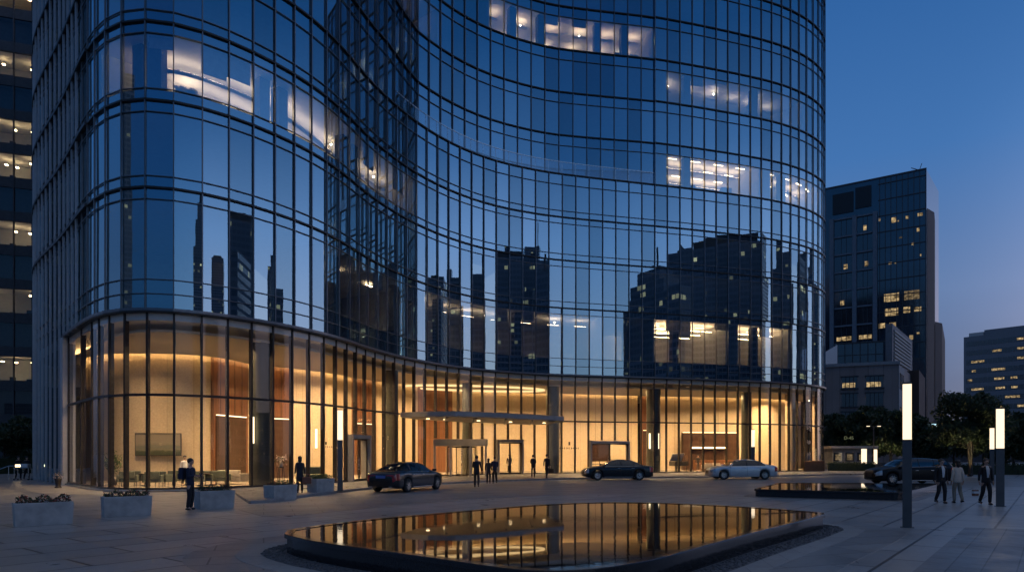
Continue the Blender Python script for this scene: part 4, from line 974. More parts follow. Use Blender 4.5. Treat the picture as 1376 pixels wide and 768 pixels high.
MB().lathe([(.20,0),(.26,.55),(.23,.55),(.20,.48)], (0,0,0), 18).build('pot', M['bronze'], pt, smooth=True); MB().tube([(0,0,.4),(.02,0,.9),(-.02,.02,1.3)], [.03,.025,.015], 6).build('trunk', M['darkwood'], pt)
fl = MB()
for _ in range(420): leaf_card(fl, (rg.gauss(0,.22),rg.gauss(0,.22),1.25+rg.gauss(0,.28)), rg.uniform(.05,.10), rg)
fl.build('crown', M['leaf'], pt)
def art_mat():
    m, nt, out = new_mat('landscape_painting'); b = nt.nodes.new('ShaderNodeBsdfPrincipled'); L(nt, b.outputs[0], out.inputs[0]); b.inputs['Roughness'].default_value = .6
    tc = nt.nodes.new('ShaderNodeTexCoord'); sx = nt.nodes.new('ShaderNodeSeparateXYZ'); L(nt, tc.outputs['Object'], sx.inputs[0])
    mp = nt.nodes.new('ShaderNodeMapping'); mp.inputs['Scale'].default_value = (1.2,1,5); L(nt, tc.outputs['Object'], mp.inputs[0])
    ad = nt.nodes.new('ShaderNodeMath'); ad.operation = 'MULTIPLY_ADD'; L(nt, noise(nt, 1.6, 6, .65, mp.outputs[0]), ad.inputs[0]); ad.inputs[1].default_value = .5; L(nt, sx.outputs[2], ad.inputs[2])
    L(nt, ramp(nt, ad.outputs[0], [(.18,(.03,.035,.02)),(.5,(.06,.07,.035)),(.56,(.16,.15,.10)),(.75,(.13,.13,.10)),(1.,(.22,.19,.14))]), b.inputs['Base Color']); return m
a0, a1 = P(186,42.6), P(246,42.75); ar = empty('wall_painting', (a0[0],a0[1],1.88+(609-611)/917*42.6), math.atan2(a1[1]-a0[1],a1[0]-a0[0]), 'wide dark landscape painting on the beige lobby wall', 'painting')
wl_ = math.hypot(a1[0]-a0[0],a1[1]-a0[1]); MB().box(0,wl_,-.36,-.30,0,1.32).build('canvas', art_mat(), ar)
m = MB()
for b_ in ((-.03,wl_+.03,-.38,-.29,-.04,-.001),(-.03,wl_+.03,-.38,-.29,1.321,1.36),(-.03,-.001,-.38,-.29,.0,1.32),(wl_+.001,wl_+.03,-.38,-.29,.0,1.32)): m.box(*b_)
m.build('frame', M['bronze'], ar)
def vase(x, d, lb, stand=.95):
    t = empty('flower_stand', (*P(x,d),.12), 0, lb, 'flower vase', 'flower arrangements in the lobby')
    for s in (-1,1):
        for q in (-1,1): MB().tube([(s*.16,q*.16,0),(s*.12,q*.12,stand)], .02, 6).build('leg', M['black'], t)
    MB().box(-.2,.2,-.2,.2,stand,stand+.04).build('stand_top', M['black'], t); MB().lathe([(.08,stand+.04),(.13,stand+.18),(.07,stand+.32)], (0,0,0), 14).build('vase', M['cream_fabric'], t, smooth=True)
    f = MB()
    for _ in range(200): leaf_card(f, (rg.gauss(0,.16),rg.gauss(0,.16),stand+.45+rg.gauss(0,.13)), rg.uniform(.03,.06), rg, 1 if rg.random() < .6 else 0)
    f.build('flowers', [M['leaf2'], M['flower_pale']], t)
vase(378,39.8,'tall stand with white flowers behind the glass beside the column'); vase(470,48.0,'flower stand inside near the glowing lamp post', .8)
bn = empty('lounge_bench', (*P(424,42.2),.12), R_(60), 'dark low bench inside the glass behind the kerb planter', 'bench')
bevel(MB().box(-.7,.7,-.35,.35,.15,.5).build('seat', M['green_fabric'], bn), .05, 3); bevel(MB().box(-.7,.7,.22,.38,.505,.95).build('backrest', M['green_fabric'], bn), .05, 3)
# bar at the right, with a lit back shelf
q0, q1 = P(915,73.6), P(988,75.2); br = empty('bar_wall', (q0[0],q0[1],.12), math.atan2(q1[1]-q0[1],q1[0]-q0[0]), 'dark wood bar back with a lit shelf at the right of the lobby', 'bar')
wb = math.hypot(q1[0]-q0[0],q1[1]-q0[1]); MB().box(0,wb,-.5,-.1,0,4.0).build('panel', M['darkwood'], br); MB().box(.8,wb-1.6,-.75,-.502,2.25,2.32).build('shelf', M['bronze'], br); MB().box(.8,wb-1.6,-.74,-.52,2.322,2.47).build('light_strip', M['warmglow'], br); MB().box(-.0,wb,-.52,-.40,4.01,4.08).build('light_strip', M['sconce'], br)
MB().box(.6,wb-.8,-2.2,-1.6,0,1.1).build('counter', M['wood'], br)
for j in range(9):
    c = (q0[0]+(.9+j*.45)*math.cos(.25), q0[1]-.62+(.9+j*.45)*math.sin(.25), 2.60)
pn = empty('piano', (*P(912,68.2),.12), R_(15), 'black piano with a raised pale lid behind the right hand glass', 'piano')
bevel(MB().box(-.75,.75,-.6,.6,.55,1.0).build('case', M['black'], pn), .03); MB().add([(-.7,.55,1.02),(.6,.55,1.02),(.6,-.1,1.75),(-.7,-.1,1.75),(-.7,.58,1.05),(.6,.58,1.05),(.6,-.07,1.78),(-.7,-.07,1.78)],[(0,1,2,3),(7,6,5,4),(0,4,5,1),(1,5,6,2),(2,6,7,3),(3,7,4,0)]).build('lid', M['shirt'], pn)
for sx, sy in ((-.6,-.45),(.6,-.45),(0,.45)): MB().tube([(sx,sy,0),(sx,sy,.55)], .05, 8).build('leg', M['black'], pn)
bc = [(950,69.8,190,'cream bar side armchair left of centre before the bar'),(962,70.4,170,'cream armchair at the middle of the bar seating'),(976,70.6,185,'cream armchair at the right end of the bar seating')]
for x, d, a, lb in bc: armchair(P(x,d), R_(a), lb, 'cream_fabric')
# dark screen behind the right hand door
s0, s1 = P(793,66.5), P(819,67.2); scn = empty('display_panel', (s0[0],s0[1],.12), math.atan2(s1[1]-s0[1],s1[0]-s0[0]), 'dark standing panel inside behind the right hand glass door', 'panel')
wb = math.hypot(s1[0]-s0[0],s1[1]-s0[1]); MB().box(0,wb,0,.08,1.0,2.9).build('board', M['darkwood'], scn)
for u in (.15, wb/2, wb-.15): MB().box(u-.03,u+.03,.01,.07,0,1.0).build('leg', M['bronze'], scn)
MB().box(0,wb,-.3,.35,.72,.78).build('table_top', M['bronze'], scn)
# small dark emblem and a row of illegible marks on the beige wall
def emblem(x, d, s, lb):
    c = P(x, d); t = empty('wall_sign', (c[0],c[1],2.35), R_(14), lb, 'sign', 'small dark wall signs')
    MB().box(-.10*s,.10*s,-.03,0,.42*s,.80*s).build('emblem', M['bronze'], t)
    m = MB(); r2 = random.Random(int(x))
    for j in range(9):
        u = -1.1*s+j*.26*s; m.box(u,u+.07*s,-.03,0,0,.2*s); 
        if j % 2: m.box(u+.071*s,u+.17*s,-.03,0,.08*s,.13*s)
    m.build('lettering', M['bronze'], t)
emblem(765,70.6,.95,'small dark emblem over a row of lettering right of the canopy'); emblem(438,52.4,.55,'small dark emblem over lettering left of the glowing walkway lamp')
# desks and chairs on the first office floor, right end
def office_set(c, rz, lb, k):
    t = empty('office_desk', (*c, 9.0), rz, lb, 'desk', 'desks on the first office floor')
    MB().box(-.8,.8,-.4,.4,.70,.74).build('desk_top', M['office_wall'], t)
    for s in (-1,1): MB().box(s*.76-.02,s*.76+.02,-.38,.38,0,.70).build('leg', M['black'], t)
    MB().box(-.28,.28,.10,.13,.86,1.2).build('monitor', M['black'], t); MB().box(-.03,.03,.09,.12,.74,.9).build('stand', M['black'], t)
ln = off_line(FAC, 2.0)
dl = ['third','fourth','fifth','sixth']
for j, i in enumerate((67,69,71,73,75,77,50,53,56,59,64)):
    t_, n_ = frame(ln, i); x = round(688+917*ln[i][0]/ln[i][1])
    nm = ['desk at the left end of the bright office floor','desk second from left in the bright office floor','desk at the middle left of the bright office floor','desk at the middle right of the bright office floor','desk second from right in the bright office floor','desk at the right end of the bright office floor','desk on the dim office floor above the canopy left end','desk on the dim office floor above the revolving door','desk on the dim office floor above the double doors','desk on the dim office floor right of the double doors','desk on the dim office floor above the right hand glass door'][j]
    office_set(ln[i], math.atan2(t_[1],t_[0]), 'pale ' + nm, j)
SKY = [[126.93, -15.06, 58.98, 9.22, 59.86, 1.03], [266.41, -60.24, 20.21, 25.82, 105.42, 1.36], [236.4, -157.71, 6.16, 10.29, 117.89, 0.94], [75.85, -2.56, 17.95, 8.54, 43.6, 1.52], [197.5, -299.71, 7.04, 12.62, 145.32, 0.55], [331.62, -201.05, 6.79, 15.08, 123.42, 1.01], [141.43, 37.31, 27.29, 11.52, 54.72, 1.42], [-203.92, -118.16, 20.86, 29.74, 130.67, -0.97], [305.95, 22.46, 26.99, 15.6, 89.51, 1.35], [268.18, -246.22, 8.69, 26.88, 102.66, 0.88], [217.57, 86.51, 26.25, 26.54, 70.0, 1.88], [391.98, 139.3, 9.81, 9.66, 124.27, 1.88], [366.39, 20.55, 17.82, 29.34, 116.91, 1.41], [122.25, 66.34, 12.06, 10.77, 44.7, 1.79], [359.14, 178.84, 24.63, 25.75, 105.28, 2.28], [219.88, -80.5, 51.2, 17.33, 93.78, 0.8], [247.06, -3.08, 20.96, 15.58, 89.44, 1.54], [-283.73, 3.71, 7.92, 19.28, 145.3, -1.47], [257.62, 20.31, 15.9, 17.92, 85.21, 1.48], [288.29, 147.05, 6.92, 9.49, 94.06, 2.2], [374.48, 88.72, 9.51, 12.22, 117.25, 1.75]]
# ------------------------------------------------------------------ buildings round the plaza
class Wall:
    """builds on a vertical facade plane from plan point a to b (seen from outside with a on the left)"""
    def __init__(s, a, b, org): s.a = a; s.l = math.hypot(b[0]-a[0], b[1]-a[1]); s.u = ((b[0]-a[0])/s.l, (b[1]-a[1])/s.l); s.n = (s.u[1], -s.u[0]); s.org = org
    def p(s, u, o): return (s.a[0]+s.u[0]*u+s.n[0]*o, s.a[1]+s.u[1]*u+s.n[1]*o)
    def box(s, mb, u0, u1, z0, z1, o0, o1, mi=0): c = s.p((u0+u1)/2, (o0+o1)/2); return mb.obox(c, s.u, (u1-u0)/2, abs(o1-o0)/2, z0, z1, mi)
    def pane(s, mb, u0, u1, z0, z1, o, mi=0): a = s.p(u0,o); b = s.p(u1,o); return mb.quad((*a,z0),(*b,z0),(*b,z1),(*a,z1), mi)
M['stone'] = slab_mat('warm_stone', (.34,.27,.245), (.40,.32,.29), (.19,.15,.14), 1.6, .8, 0, .8, .015, .5, .15, .1)
M['grid_conc'] = pbr('grid_concrete', (.15,.185,.22), .8); M['frame_conc'] = pbr('frame_concrete', (.34,.34,.345), .8); M['dkglass'] = pbr('dark_blue_glass', (.010,.018,.026), .10, 0, var=.5, scale=.2, rvar=.03, ior=2.0)
M['blueglass'] = pbr('curtain_glass', (.010,.030,.052), .09, 0, var=.5, scale=.25, rvar=.03, ior=2.0)
M['dkwall'] = pbr('dark_wall', (.055,.058,.065), .7); M['greywall'] = pbr('grey_wall', (.20,.205,.22), .75); M['brick'] = slab_mat('brown_brick', (.13,.085,.07), (.17,.115,.095), (.09,.07,.06), .5, .15, 0, .85, .012, .5, .2, 0)
def lit_mat(name, col, st):
    m, nt, out = new_mat(name); e = nt.nodes.new('ShaderNodeEmission'); e.inputs[1].default_value = st
    tc = nt.nodes.new('ShaderNodeTexCoord'); mp = nt.nodes.new('ShaderNodeMapping'); mp.inputs['Scale'].default_value = (.9,.9,1.6); L(nt, tc.outputs['Object'], mp.inputs[0])
    L(nt, ramp(nt, noise(nt, 1.3, 5, .7, mp.outputs[0]), [(.36,(.02,.013,.007)),(.52,tuple(c*.4 for c in col)),(.70,col)]), e.inputs[0]); L(nt, e.outputs[0], out.inputs[0]); return m
M['lit'] = lit_mat('lit_room', (1,.70,.34), .9); M['lit2'] = lit_mat('lit_room_dim', (1,.72,.40), .35)
rg = random.Random(21)
# left edge office block with real rooms behind its glass
c = P(45,80.); org = (c[0],c[1],0); lb = empty('office_block', org, 0, 'dark office block with scattered lit rooms at the far left edge', 'office block')
W1 = Wall((c[0]-24, c[1]-8.5), c, org); wl = W1.l
def lp(mb, nm, mt, **k): return mb.build(nm, mt, lb, org=org, **k)
def rot_back(u, d): return W1.p(u, -d)
base_z = 5.9; fh = 3.93
a0, a1, a2, a3 = W1.p(0,-.3), W1.p(wl,-.3), W1.p(wl,-16), W1.p(0,-16)
lp(MB().ribbon([a1,a2,a3,a0], 0, base_z+fh*17, .3), 'side_wall', M['dkwall'])
lp(MB().ribbon([W1.p(0,-5.0),W1.p(wl-.4,-5.0)], base_z, base_z+fh*17, .2), 'core_wall', M['office_wall'])
LITROWS = {1:.7, 3:.95, 5:.85, 7:.3, 8:.25, 10:.6, 12:.3}
m = MB(); W1.box(m, 0, wl, 0, base_z-.5, -.6, -.3); lp(m, 'base_wall', M['dkwall'])
for k in range(17):
    z = base_z+k*fh
    lp(MB().prism([W1.p(0.05,-.32),W1.p(wl-.05,-.32),W1.p(wl-.05,-4.9),W1.p(.05,-4.9)], z-.28, z), 'floor_slab', M['office_ceiling'])
    m = MB(); W1.box(m, 0, wl, z-.62, z+.55, -.3, .0); lp(m, 'spandrel', M['dkwall'])
    if z < 52:
        for j in range(7):
            u1 = wl-.1-j*1.93; g = MB(); W1.pane(g, u1-1.83, u1, z+.56, z+fh-.63, -.12); 
            lp(g, 'window', M['officeglass'] if 'officeglass' in M else M['lobbyglass'])
    if LITROWS.get(k, 0) > 0:
        for j in range(4):
            if rg.random() < .3 and j: continue
            m = MB(); u = wl-1.0-j*1.4+rg.uniform(-.4,.4); o_ = rg.uniform(1.2,3.6); W1.box(m, u-.13, u+.13, z+fh-1.0, z+fh-.92, -o_-.13, -o_+.13); lp(m, 'ceiling_lamp', M['pendleft'])
        for j in range(3):
            m = MB(); u = wl-.9-j*1.7; h = rg.uniform(.9,1.5); W1.box(m, u-.3, u+.2, z+.01, z+h, -2.2, -1.8); lp(m, 'furniture', M['black'])
    else:
        m = MB(); W1.box(m, .1, wl-.1, z+.5, z+fh-.60, -1.0, -.92); lp(m, 'blind', M['dkwall'])
for j in range(13):
    u = wl-.03-j*1.93; m = MB(); W1.box(m, u-.06, u+.06, base_z-.5, base_z+fh*17, -.2, .1); lp(m, 'mullion', M['dkwall'])

# right hand tower: concrete grid on the left, sloping glass on the right
A, B = P(1085,159.5), P(1245,146.); org = (B[0],B[1],0); rt = empty('office_tower', org, 0, 'dark glass tower with a raked roofline and concrete grid behind the stone building', 'office tower')
W2 = Wall(A, B, org); wl = W2.l
def rp(mb, nm, mt, par=None, **k): return mb.build(nm, mt, par or rt, org=org, **k)
zt = 62.6
def U(x):                                      # photo column to distance along the facade
    k = (x-688)/917; return (k*A[1]-A[0])/(W2.u[0]-k*W2.u[1])
m = MB(); d_ = 16
q = [W2.p(0,0),W2.p(wl,0),W2.p(wl+1.5,-d_),W2.p(0,-d_)]; m.prism(q, 0, zt); rp(m, 'curtain_wall', M['blueglass'])
u0 = U(1180)
for k in range(17):
    z = zt-1.2-k*3.55
    if z > 4: m = MB(); W2.box(m, u0, wl, z-.10, z+.10, 0.01, .14); rp(m, 'transom', M['dkwall'])
for k in range(9):
    u = lerp(u0+.3, wl-.15, k/8); m = MB(); W2.box(m, u-.06, u+.06, 3, zt-.02, .01, .10); rp(m, 'mullion', M['dkwall'])
zc = 1.88+(609-284)/917*151
for xa in (1118.,1148.5,1176.):
    m = MB(); u = U(xa); W2.box(m, u-.42, u+.42, 0, zc, .01, .7); rp(m, 'concrete_pier', M['grid_conc'])
zz = [zc-.3-k*4.05 for k in range(12)]
for z in zz: m = MB(); W2.box(m, U(1118)+.56, U(1176)-.56, z-.17, z+.17, .01, .5); rp(m, 'concrete_beam', M['grid_conc'])
m = MB(); W2.box(m, U(1119), U(1147), zc+1.0, zc+5.6, .01, .2); rp(m, 'louvre_panel', M['black']); m = MB(); W2.box(m, U(1149.5), U(1171), zc+1.5, zc+6.2, .01, .2); rp(m, 'louvre_panel', M['black'])
m = MB(); W2.box(m, 0, wl, zt, zt+.35, -.4, .16); rp(m, 'parapet', M['dkwall'])
for (x0, x1), ss in (((1120,1147),.5),((1150,1174.6),.5)):
    for j, z in enumerate(zz[:-1]):
        w_ = MB(); W2.box(w_, U(x0)+.6, U(x1)-.4, z-3.75, z-.31, .02, .06); w0 = rp(w_, 'window', M['dkglass'])
        for q in (.33,.66): mm_ = MB(); uu = lerp(U(x0)+.6, U(x1)-.4, q); W2.box(mm_, uu-.05, uu+.05, z-3.75, z-.31, .061, .12); rp(mm_, 'frame', M['dkwall'], w0)
        if (j, x0) in ((0,1150),(2,1120),(2,1150),(4,1120),(6,1120),(6,1150),(7,1120)):
            l_ = MB(); a_ = rg.uniform(.1,.5); W2.pane(l_, lerp(U(x0)+.6,U(x1)-.4,a_ if j not in (6,) else .02), lerp(U(x0)+.6,U(x1)-.4,min(.98,a_+(.25 if j != 6 else .9))), z-3.3, z-(2.2 if j != 6 else 2.4), .075); rp(l_, 'lit_room', M['lit'], w0)
def litp(x0, x1, y0, y1, mt='lit'):
    d = A[1]+W2.u[1]*U((x0+x1)/2); l_ = MB(); W2.pane(l_, U(x0), U(x1), 1.88+(609-y1)/917*d, 1.88+(609-y0)/917*d, .02); rp(l_, 'lit_window', M[mt])
for q in ((1181,1183,293,297),(1198,1204,292,299),(1206,1208,296,298),(1217,1221,290,294),(1233,1240,286,290),(1232,1236,306,311),(1225,1228,326,329),(1236,1238,341,344),(1194,1198,352,355),(1202,1204,352,354),(1188,1208,394,405),(1215,1236,390,402,'lit2'),(1189,1207,414,424),(1214,1223,412,420),(1228,1238,412,418),(1181,1190,434,441),(1195,1204,433,438),(1222,1227,450,456),(1232,1236,446,449),(1208,1212,318,320,'lit2')): litp(*q)
m = MB(); Cc = W2.p(wl,0)
def plan_block(name, pts, z1, mt, parent, org, z0=0): return MB().prism(pts, z0, z1).build(name, M[mt], parent, org=org)
plan_block('side_wing', [P(1246,146.5),P(1255.5,149),P(1259,170),P(1247,170)], 1.88+(609-283)/917*148, 'dkwall', rt, org)
plan_block('low_wing', [P(1256.5,150),P(1266,152),P(1270,175),P(1259,175)], 1.88+(609-433)/917*151, 'dkwall', rt, org)
m = MB(); tp = W2.p(wl-1.0,-1); m.bar((*tp,zt+.3),(tp[0]-2.2,tp[1],zt+.9), .12); m.bar((tp[0]-.4,tp[1],zt+.5),(tp[0]+.1,tp[1],zt+1.9), .10); rp(m, 'roof_crane', M['dkwall'])
# stone building in front of it
A, B = P(1098,113), P(1207,108.5); org = (B[0],B[1],0); sb = empty('stone_building', org, 0, 'low brownish stone building with a glass top storey behind the trees', 'building')
W3 = Wall(A, B, org)
def sp_(mb, nm, mt, par=None, **k): return mb.build(nm, mt, par or sb, org=org, **k)
def U3(x): k = (x-688)/917; return (k*A[1]-A[0])/(W3.u[0]-k*W3.u[1])
z1 = 1.88+(609-490)/917*109.5; C2 = P(1241,142)
sp_(MB().prism([A,B,C2,P(1130,150)], 0, z1), 'wall', M['stone'])
m = MB(); W3.box(m, -.2, W3.l+.25, z1+.002, z1+.5, -.6, .25); sp_(m, 'cornice', M['frame_conc'])
for x0, x1 in ((1131,1152),(1163.5,1186.5)):
    for y0, y1, lit in ((505.5,520.5,1),(528,545,0),(553,568,0)):
        zz0, zz1 = 1.88+(609-y1)/917*110, 1.88+(609-y0)/917*110
        w_ = MB(); W3.box(w_, U3(x0), U3(x1), zz0, zz1, -.35, .012); f = sp_(w_, 'window', M['dkglass'])
        fr = MB(); W3.box(fr, U3(x0)-.18, U3(x1)+.18, zz1+.002, zz1+.2, .0, .16); W3.box(fr, U3(x0)-.18, U3(x1)+.18, zz0-.22, zz0-.002, .0, .22)
        for q in (.25,.5,.75): uu = lerp(U3(x0),U3(x1),q); W3.box(fr, uu-.05, uu+.05, zz0, zz1, .013, .06)
        sp_(fr, 'frame', M['dkwall'], f)
        if lit: l_ = MB(); W3.pane(l_, U3(x0)+.1, U3(x1)-.3, zz0+.15, zz0+.9, .03); sp_(l_, 'lit_room', M['lit'], f)
# glass storey
gA, gB = W3.p(U3(1126),-1.6), W3.p(U3(1189),-1.6); z2 = 1.88+(609-461)/917*112
sp_(MB().prism([gA,gB,(gB[0]+4,gB[1]+14),(gA[0]+3,gA[1]+14)], z1, z2), 'glass_storey', M['blueglass'])
W4 = Wall(gA, gB, org); m = MB()
for k in range(7): u = W4.l*k/6; W4.box(m, max(0,u-.06), min(W4.l,u+.06), z1+.5, z2, .01, .1)
W4.box(m, 0, W4.l, (z1+z2)/2, (z1+z2)/2+.1, .011, .11); W4.box(m, -.1, W4.l+.1, z2+.002, z2+.25, -.3, .15); sp_(m, 'glazing_frame', M['dkwall'])
# stair block with louvred flank behind
z3 = 1.88+(609-438)/917*118
sp_(MB().prism([P(1190,116),P(1199,115.5),P(1226,133),P(1205,138)], 0, z3), 'stair_block', M['greywall'])
W5 = Wall(P(1200.5,116.1), P(1224,131.2), org); lv = MB()
for k in range(9): W5.box(lv, .6, W5.l-.6, z3-1.2-k*.62, z3-.85-k*.62, .01, .16)
sp_(lv, 'louvres', M['office_wall'])
W6 = Wall(B, C2, org); m = MB(); W6.box(m, 0.05, 7, 4, z1-.1, .01, .12); sp_(m, 'pale_flank', M['frame_conc'])
for k in range(3):
    for z in (6.8, 12.2):
        w_ = MB(); W6.box(w_, .9+k*2.0, 2.1+k*2.0, z, z+2.6, .121, .16); sp_(w_, 'window', M['dkglass'])
sp_(MB().prism([P(1212,124),P(1235,121.5),P(1243,135),P(1226,140)], 0, 1.88+(609-497)/917*122), 'brick_wing', M['brick'])
# far right block
A, B = P(1295,250), P(1420,229); org = (A[0],A[1],0); fb = empty('office_block', org, 0, 'distant slab office block with ribbon windows at the right edge', 'office block')
W7 = Wall(A, B, org); zt7 = 1.88+(609-453)/917*250
def fp(mb, nm, mt, par=None): return mb.build(nm, mt, par or fb, org=org)
fp(MB().prism([A,B,W7.p(W7.l,-22),W7.p(0,-22)], 0, zt7), 'wall', M['greywall'])
m = MB(); W7.box(m, 6.2, W7.l-9, zt7, zt7+1.9, -8, -.8); fp(m, 'plant_room', M['greywall']); m = MB(); W7.box(m, 1.5, 6, zt7, zt7+1.3, -5, -.5); fp(m, 'roof_plant', M['office_wall'])
for k in range(13):
    z = zt7-3.6-k*3.32
    if z < 2: break
    w_ = MB(); W7.box(w_, .8, W7.l, z, z+1.75, -.2, .03); f = fp(w_, 'ribbon_window', M['dkglass'])
    fr = MB()
    for q in range(24): u = 1.5+q*1.5; W7.box(fr, u-.05, u+.05, z, z+1.75, .031, .09)
    fp(fr, 'frame', M['greywall'], f)
    u = 1.; n_ = 0
    while u < W7.l-4:
        st = rg.uniform(.8,5.5); ln_ = rg.uniform(1.2,4.5); dens_ = (.4,.8,.8,.8,.6,.9,.8,.95,.95,.8,.9,.7,.5)[k]
        if rg.random() < dens_ and n_ < 6: l_ = MB(); W7.pane(l_, u+st*.3, min(W7.l-1,u+st*.3+ln_), z+.55, z+1.30, .045); fp(l_, 'lit_room', M['lit'], f); n_ += 1
        u += st+ln_
lh = empty('low_building', (*P(1320,150),0), 0, 'long low dark building behind the trees at the right', 'building'); MB().box(-16,40,0,10,0,7.2).build('wall', M['dkwall'], lh); MB().box(-16.3,40.3,-.3,10.3,7.202,7.6).build('roof', M['greywall'], lh)
for q in range(9): MB().box(-13+q*4,-10.6+q*4,-.05,.05,3.6,5.4).build('window', M['dkglass'], lh)
# kiosk and its surroundings
kc = P(1144,80.); kt = empty('kiosk', (*kc,0), 0, 'low flat roofed gate kiosk under the trees beside the low glowing columns', 'kiosk')
MB().box(-2.2,2.4,0,3.2,0,2.5).build('wall', M['greywall'], kt); MB().box(-2.6,2.9,-.5,3.5,2.502,2.78).build('roof', M['frame_conc'], kt)
for u in (-1.6,-.2,1.2): w0 = MB().box(u-.5,u+.5,-.03,.05,1.0,2.0).build('window', M['dkglass'], kt); MB().box(u-.3,u+.3,-.05,-.031,1.15,1.8).build('lit_room', M['lit2'], w0)
MB().box(-6,6,-1.5,-.9,0,.85).build('kerb_wall', M['dkwall'], None).location = (kc[0],kc[1],0)
kw = bpy.data.objects['kerb_wall']; tag(kw, 'low dark wall in front of the kiosk', 'wall')
ts = empty('road_lamp', (*P(1174,78),0), 0, 'twin headed road lamp beside the kiosk', 'street lamp')
MB().tube([(0,0,0),(0,0,5.0)], [.07,.05], 8).build('pole', M['steel'], ts)
for s in (-1,1): MB().tube([(0,0,4.9),(s*.5,0,5.1)], .03, 6).build('arm', M['steel'], ts); h_ = MB().box(s*.62-.2,s*.62+.2,-.12,.12,5.03,5.13).build('lamp_head', M['steel'], ts); MB().box(s*.62-.16,s*.62+.16,-.09,.09,5.0,5.03).build('lens', M['sconce'], h_)
gs = empty('lit_sign', (*P(1257,100),1.88+(609-574)/917*100), 0, 'small pale blue lit shop sign between the trees', 'sign'); MB().box(-.9,.9,-.08,.08,0,.55).build('panel', emit('blue_sign', (.55,.85,1.), 1.3), gs); MB().box(-.95,.95,.081,.2,-.05,.6).build('back', M['black'], gs)
fc = bpy.data.curves.new('sign_text', 'FONT'); fc.body = 'D-45'; fc.size = .55; fc.extrude = .01
ft = bpy.data.objects.new('tmp_text', fc); COL.objects.link(ft); dg_ = bpy.context.evaluated_depsgraph_get(); dg_.update(); fm = bpy.data.meshes.new_from_object(ft.evaluated_get(dg_)); bpy.data.objects.remove(ft)
fm.materials.clear(); fm.materials.append(emit('green_letters', (.75,.8,.45), .16))
fo = bpy.data.objects.new('lit_lettering', fm); COL.objects.link(fo); fo.location = (*P(1134,79), 1.88+(609-590)/917*79); fo.rotation_euler = (PI/2,0,0); tag(fo, 'small faint lit lettering among the dark trees above the kiosk', 'sign')
# ------------------------------------------------------------------ trees
M['bark'] = pbr('bark', (.075,.06,.045), .9, bump=.5)
def tree(c, h, r, label, seed, n=2600, mat='leaf2', trunk_h=.32, leaf=.16, multi=1, z0=0., squash=.85, group='trees beyond the plaza', cat='tree'):
    rg = random.Random(seed); t = empty('tree', (*c,z0), 0, label, cat, group)
    tr = MB(); th = h*trunk_h; tips = []; ccz = (h+th*.8)/2
    for q in range(multi):
        off = (rg.uniform(-.35,.35)*(multi > 1), rg.uniform(-.3,.3)*(multi > 1))
        p = [(off[0]*.5,off[1]*.5,0),(off[0]*.9,off[1],th*.5),(off[0]*1.6+rg.uniform(-.1,.1),off[1]*1.6,th),(off[0]*2.2,off[1]*2,h*.62),(off[0]*2.5,off[1]*2.3,h*.85)]
        k = (.13 if multi > 1 else .18)*h/7; tr.tube(p, [k*1.25,k,k*.8,k*.45,k*.15], 8)
        for j in range(7):
            b = Vector(p[2]).lerp(Vector(p[4]), rg.random()*.75); a = rg.random()*6.283; e = b+Vector((math.cos(a)*r*rg.uniform(.5,.85), math.sin(a)*r*rg.uniform(.5,.85), h*rg.uniform(.06,.22)))
            mid = b.lerp(e, .5)+Vector((0,0,h*.03)); tr.tube([b,mid,e], [k*.4,k*.25,k*.08], 6); tips += [mid, e]
    tr.build('trunk', M['bark'], t)
    cl = [(v.x,v.y,v.z,r*rg.uniform(.25,.42)) for v in tips]
    hh = (h-th*.8)/2
    for _ in range(26):
        a = rg.random()*6.283; ph = math.acos(rg.uniform(-.75,1)); q = rg.uniform(.55,.95)
        cl.append((r*q*math.sin(ph)*math.cos(a), r*q*math.sin(ph)*math.sin(a), ccz+hh*q*math.cos(ph), r*rg.uniform(.16,.34)))
    mb = MB()
    for _ in range(n):
        x,y,z,s = cl[rg.randrange(len(cl))]; v = Vector((rg.gauss(0,1),rg.gauss(0,1),rg.gauss(0,1))).normalized()*s*rg.random()**.45
        leaf_card(mb, (x+v.x,y+v.y,z+v.z*squash), leaf*rg.uniform(.6,1.3), rg)
    mb.build('crown', M[mat], t); return t
tree(P(1305,58), 7.3, 2.9, 'rounded tree lit from below, between the suited man and the lamps', 5, 12000, 'leaf2', .30, .17, 3)
ul = lamp('uplight', (*P(1303,56.6),.25), 70, (1,.80,.42), .3, (R_(165),0,0)); ul.rotation_euler = (R_(172), 0, 0)
upl = empty('ground_spotlight', (*P(1303,56.6),0), 0, 'small ground spotlight at the foot of the lit tree', 'spotlight'); MB().lathe([(.16,0),(.18,.18),(.15,.22)], (0,0,0), 12).build('housing', M['black'], upl); MB().lathe([(.001,.19),(.14,.19)], (0,0,0), 12).build('lens', M['sconce'], upl)
TR = [(1126,92,8.2,3.2,'dark tree touching the right edge of the glass tower'),(1150,88,7.6,3.0,'dark tree rising behind the kiosk roof'),(1172,93,8.4,3.0,'dark tree directly behind the road lamp'),(1196,84,7.4,2.6,'faintly lit tree left of the tallest lamp'),(1214,95,8.2,3.2,'dark tree behind the top of the tallest lamp'),(1238,98,7.0,3.0,'dark tree right of the tallest lamp, below the brick wing'),(1259,88,5.2,2.4,'lower dark tree beside the pale blue sign'),(1352,72,6.2,2.8,'dark tree behind the pair of lamps at the right edge'),(1385,66,5.8,2.6,'dark tree cut by the right edge of the picture'),(1282,104,7.2,3.6,'dark tree far behind the walking people'),(1322,108,7.6,3.8,'dark tree far behind the lit tree'),(1362,100,7.4,3.6,'dark tree far behind the pair of lamps')]
for j, (x, d, h, r, lb_) in enumerate(TR): tree(P(x,d), h, r, lb_, 30+j, 7500, 'leaf2', .16, .27)
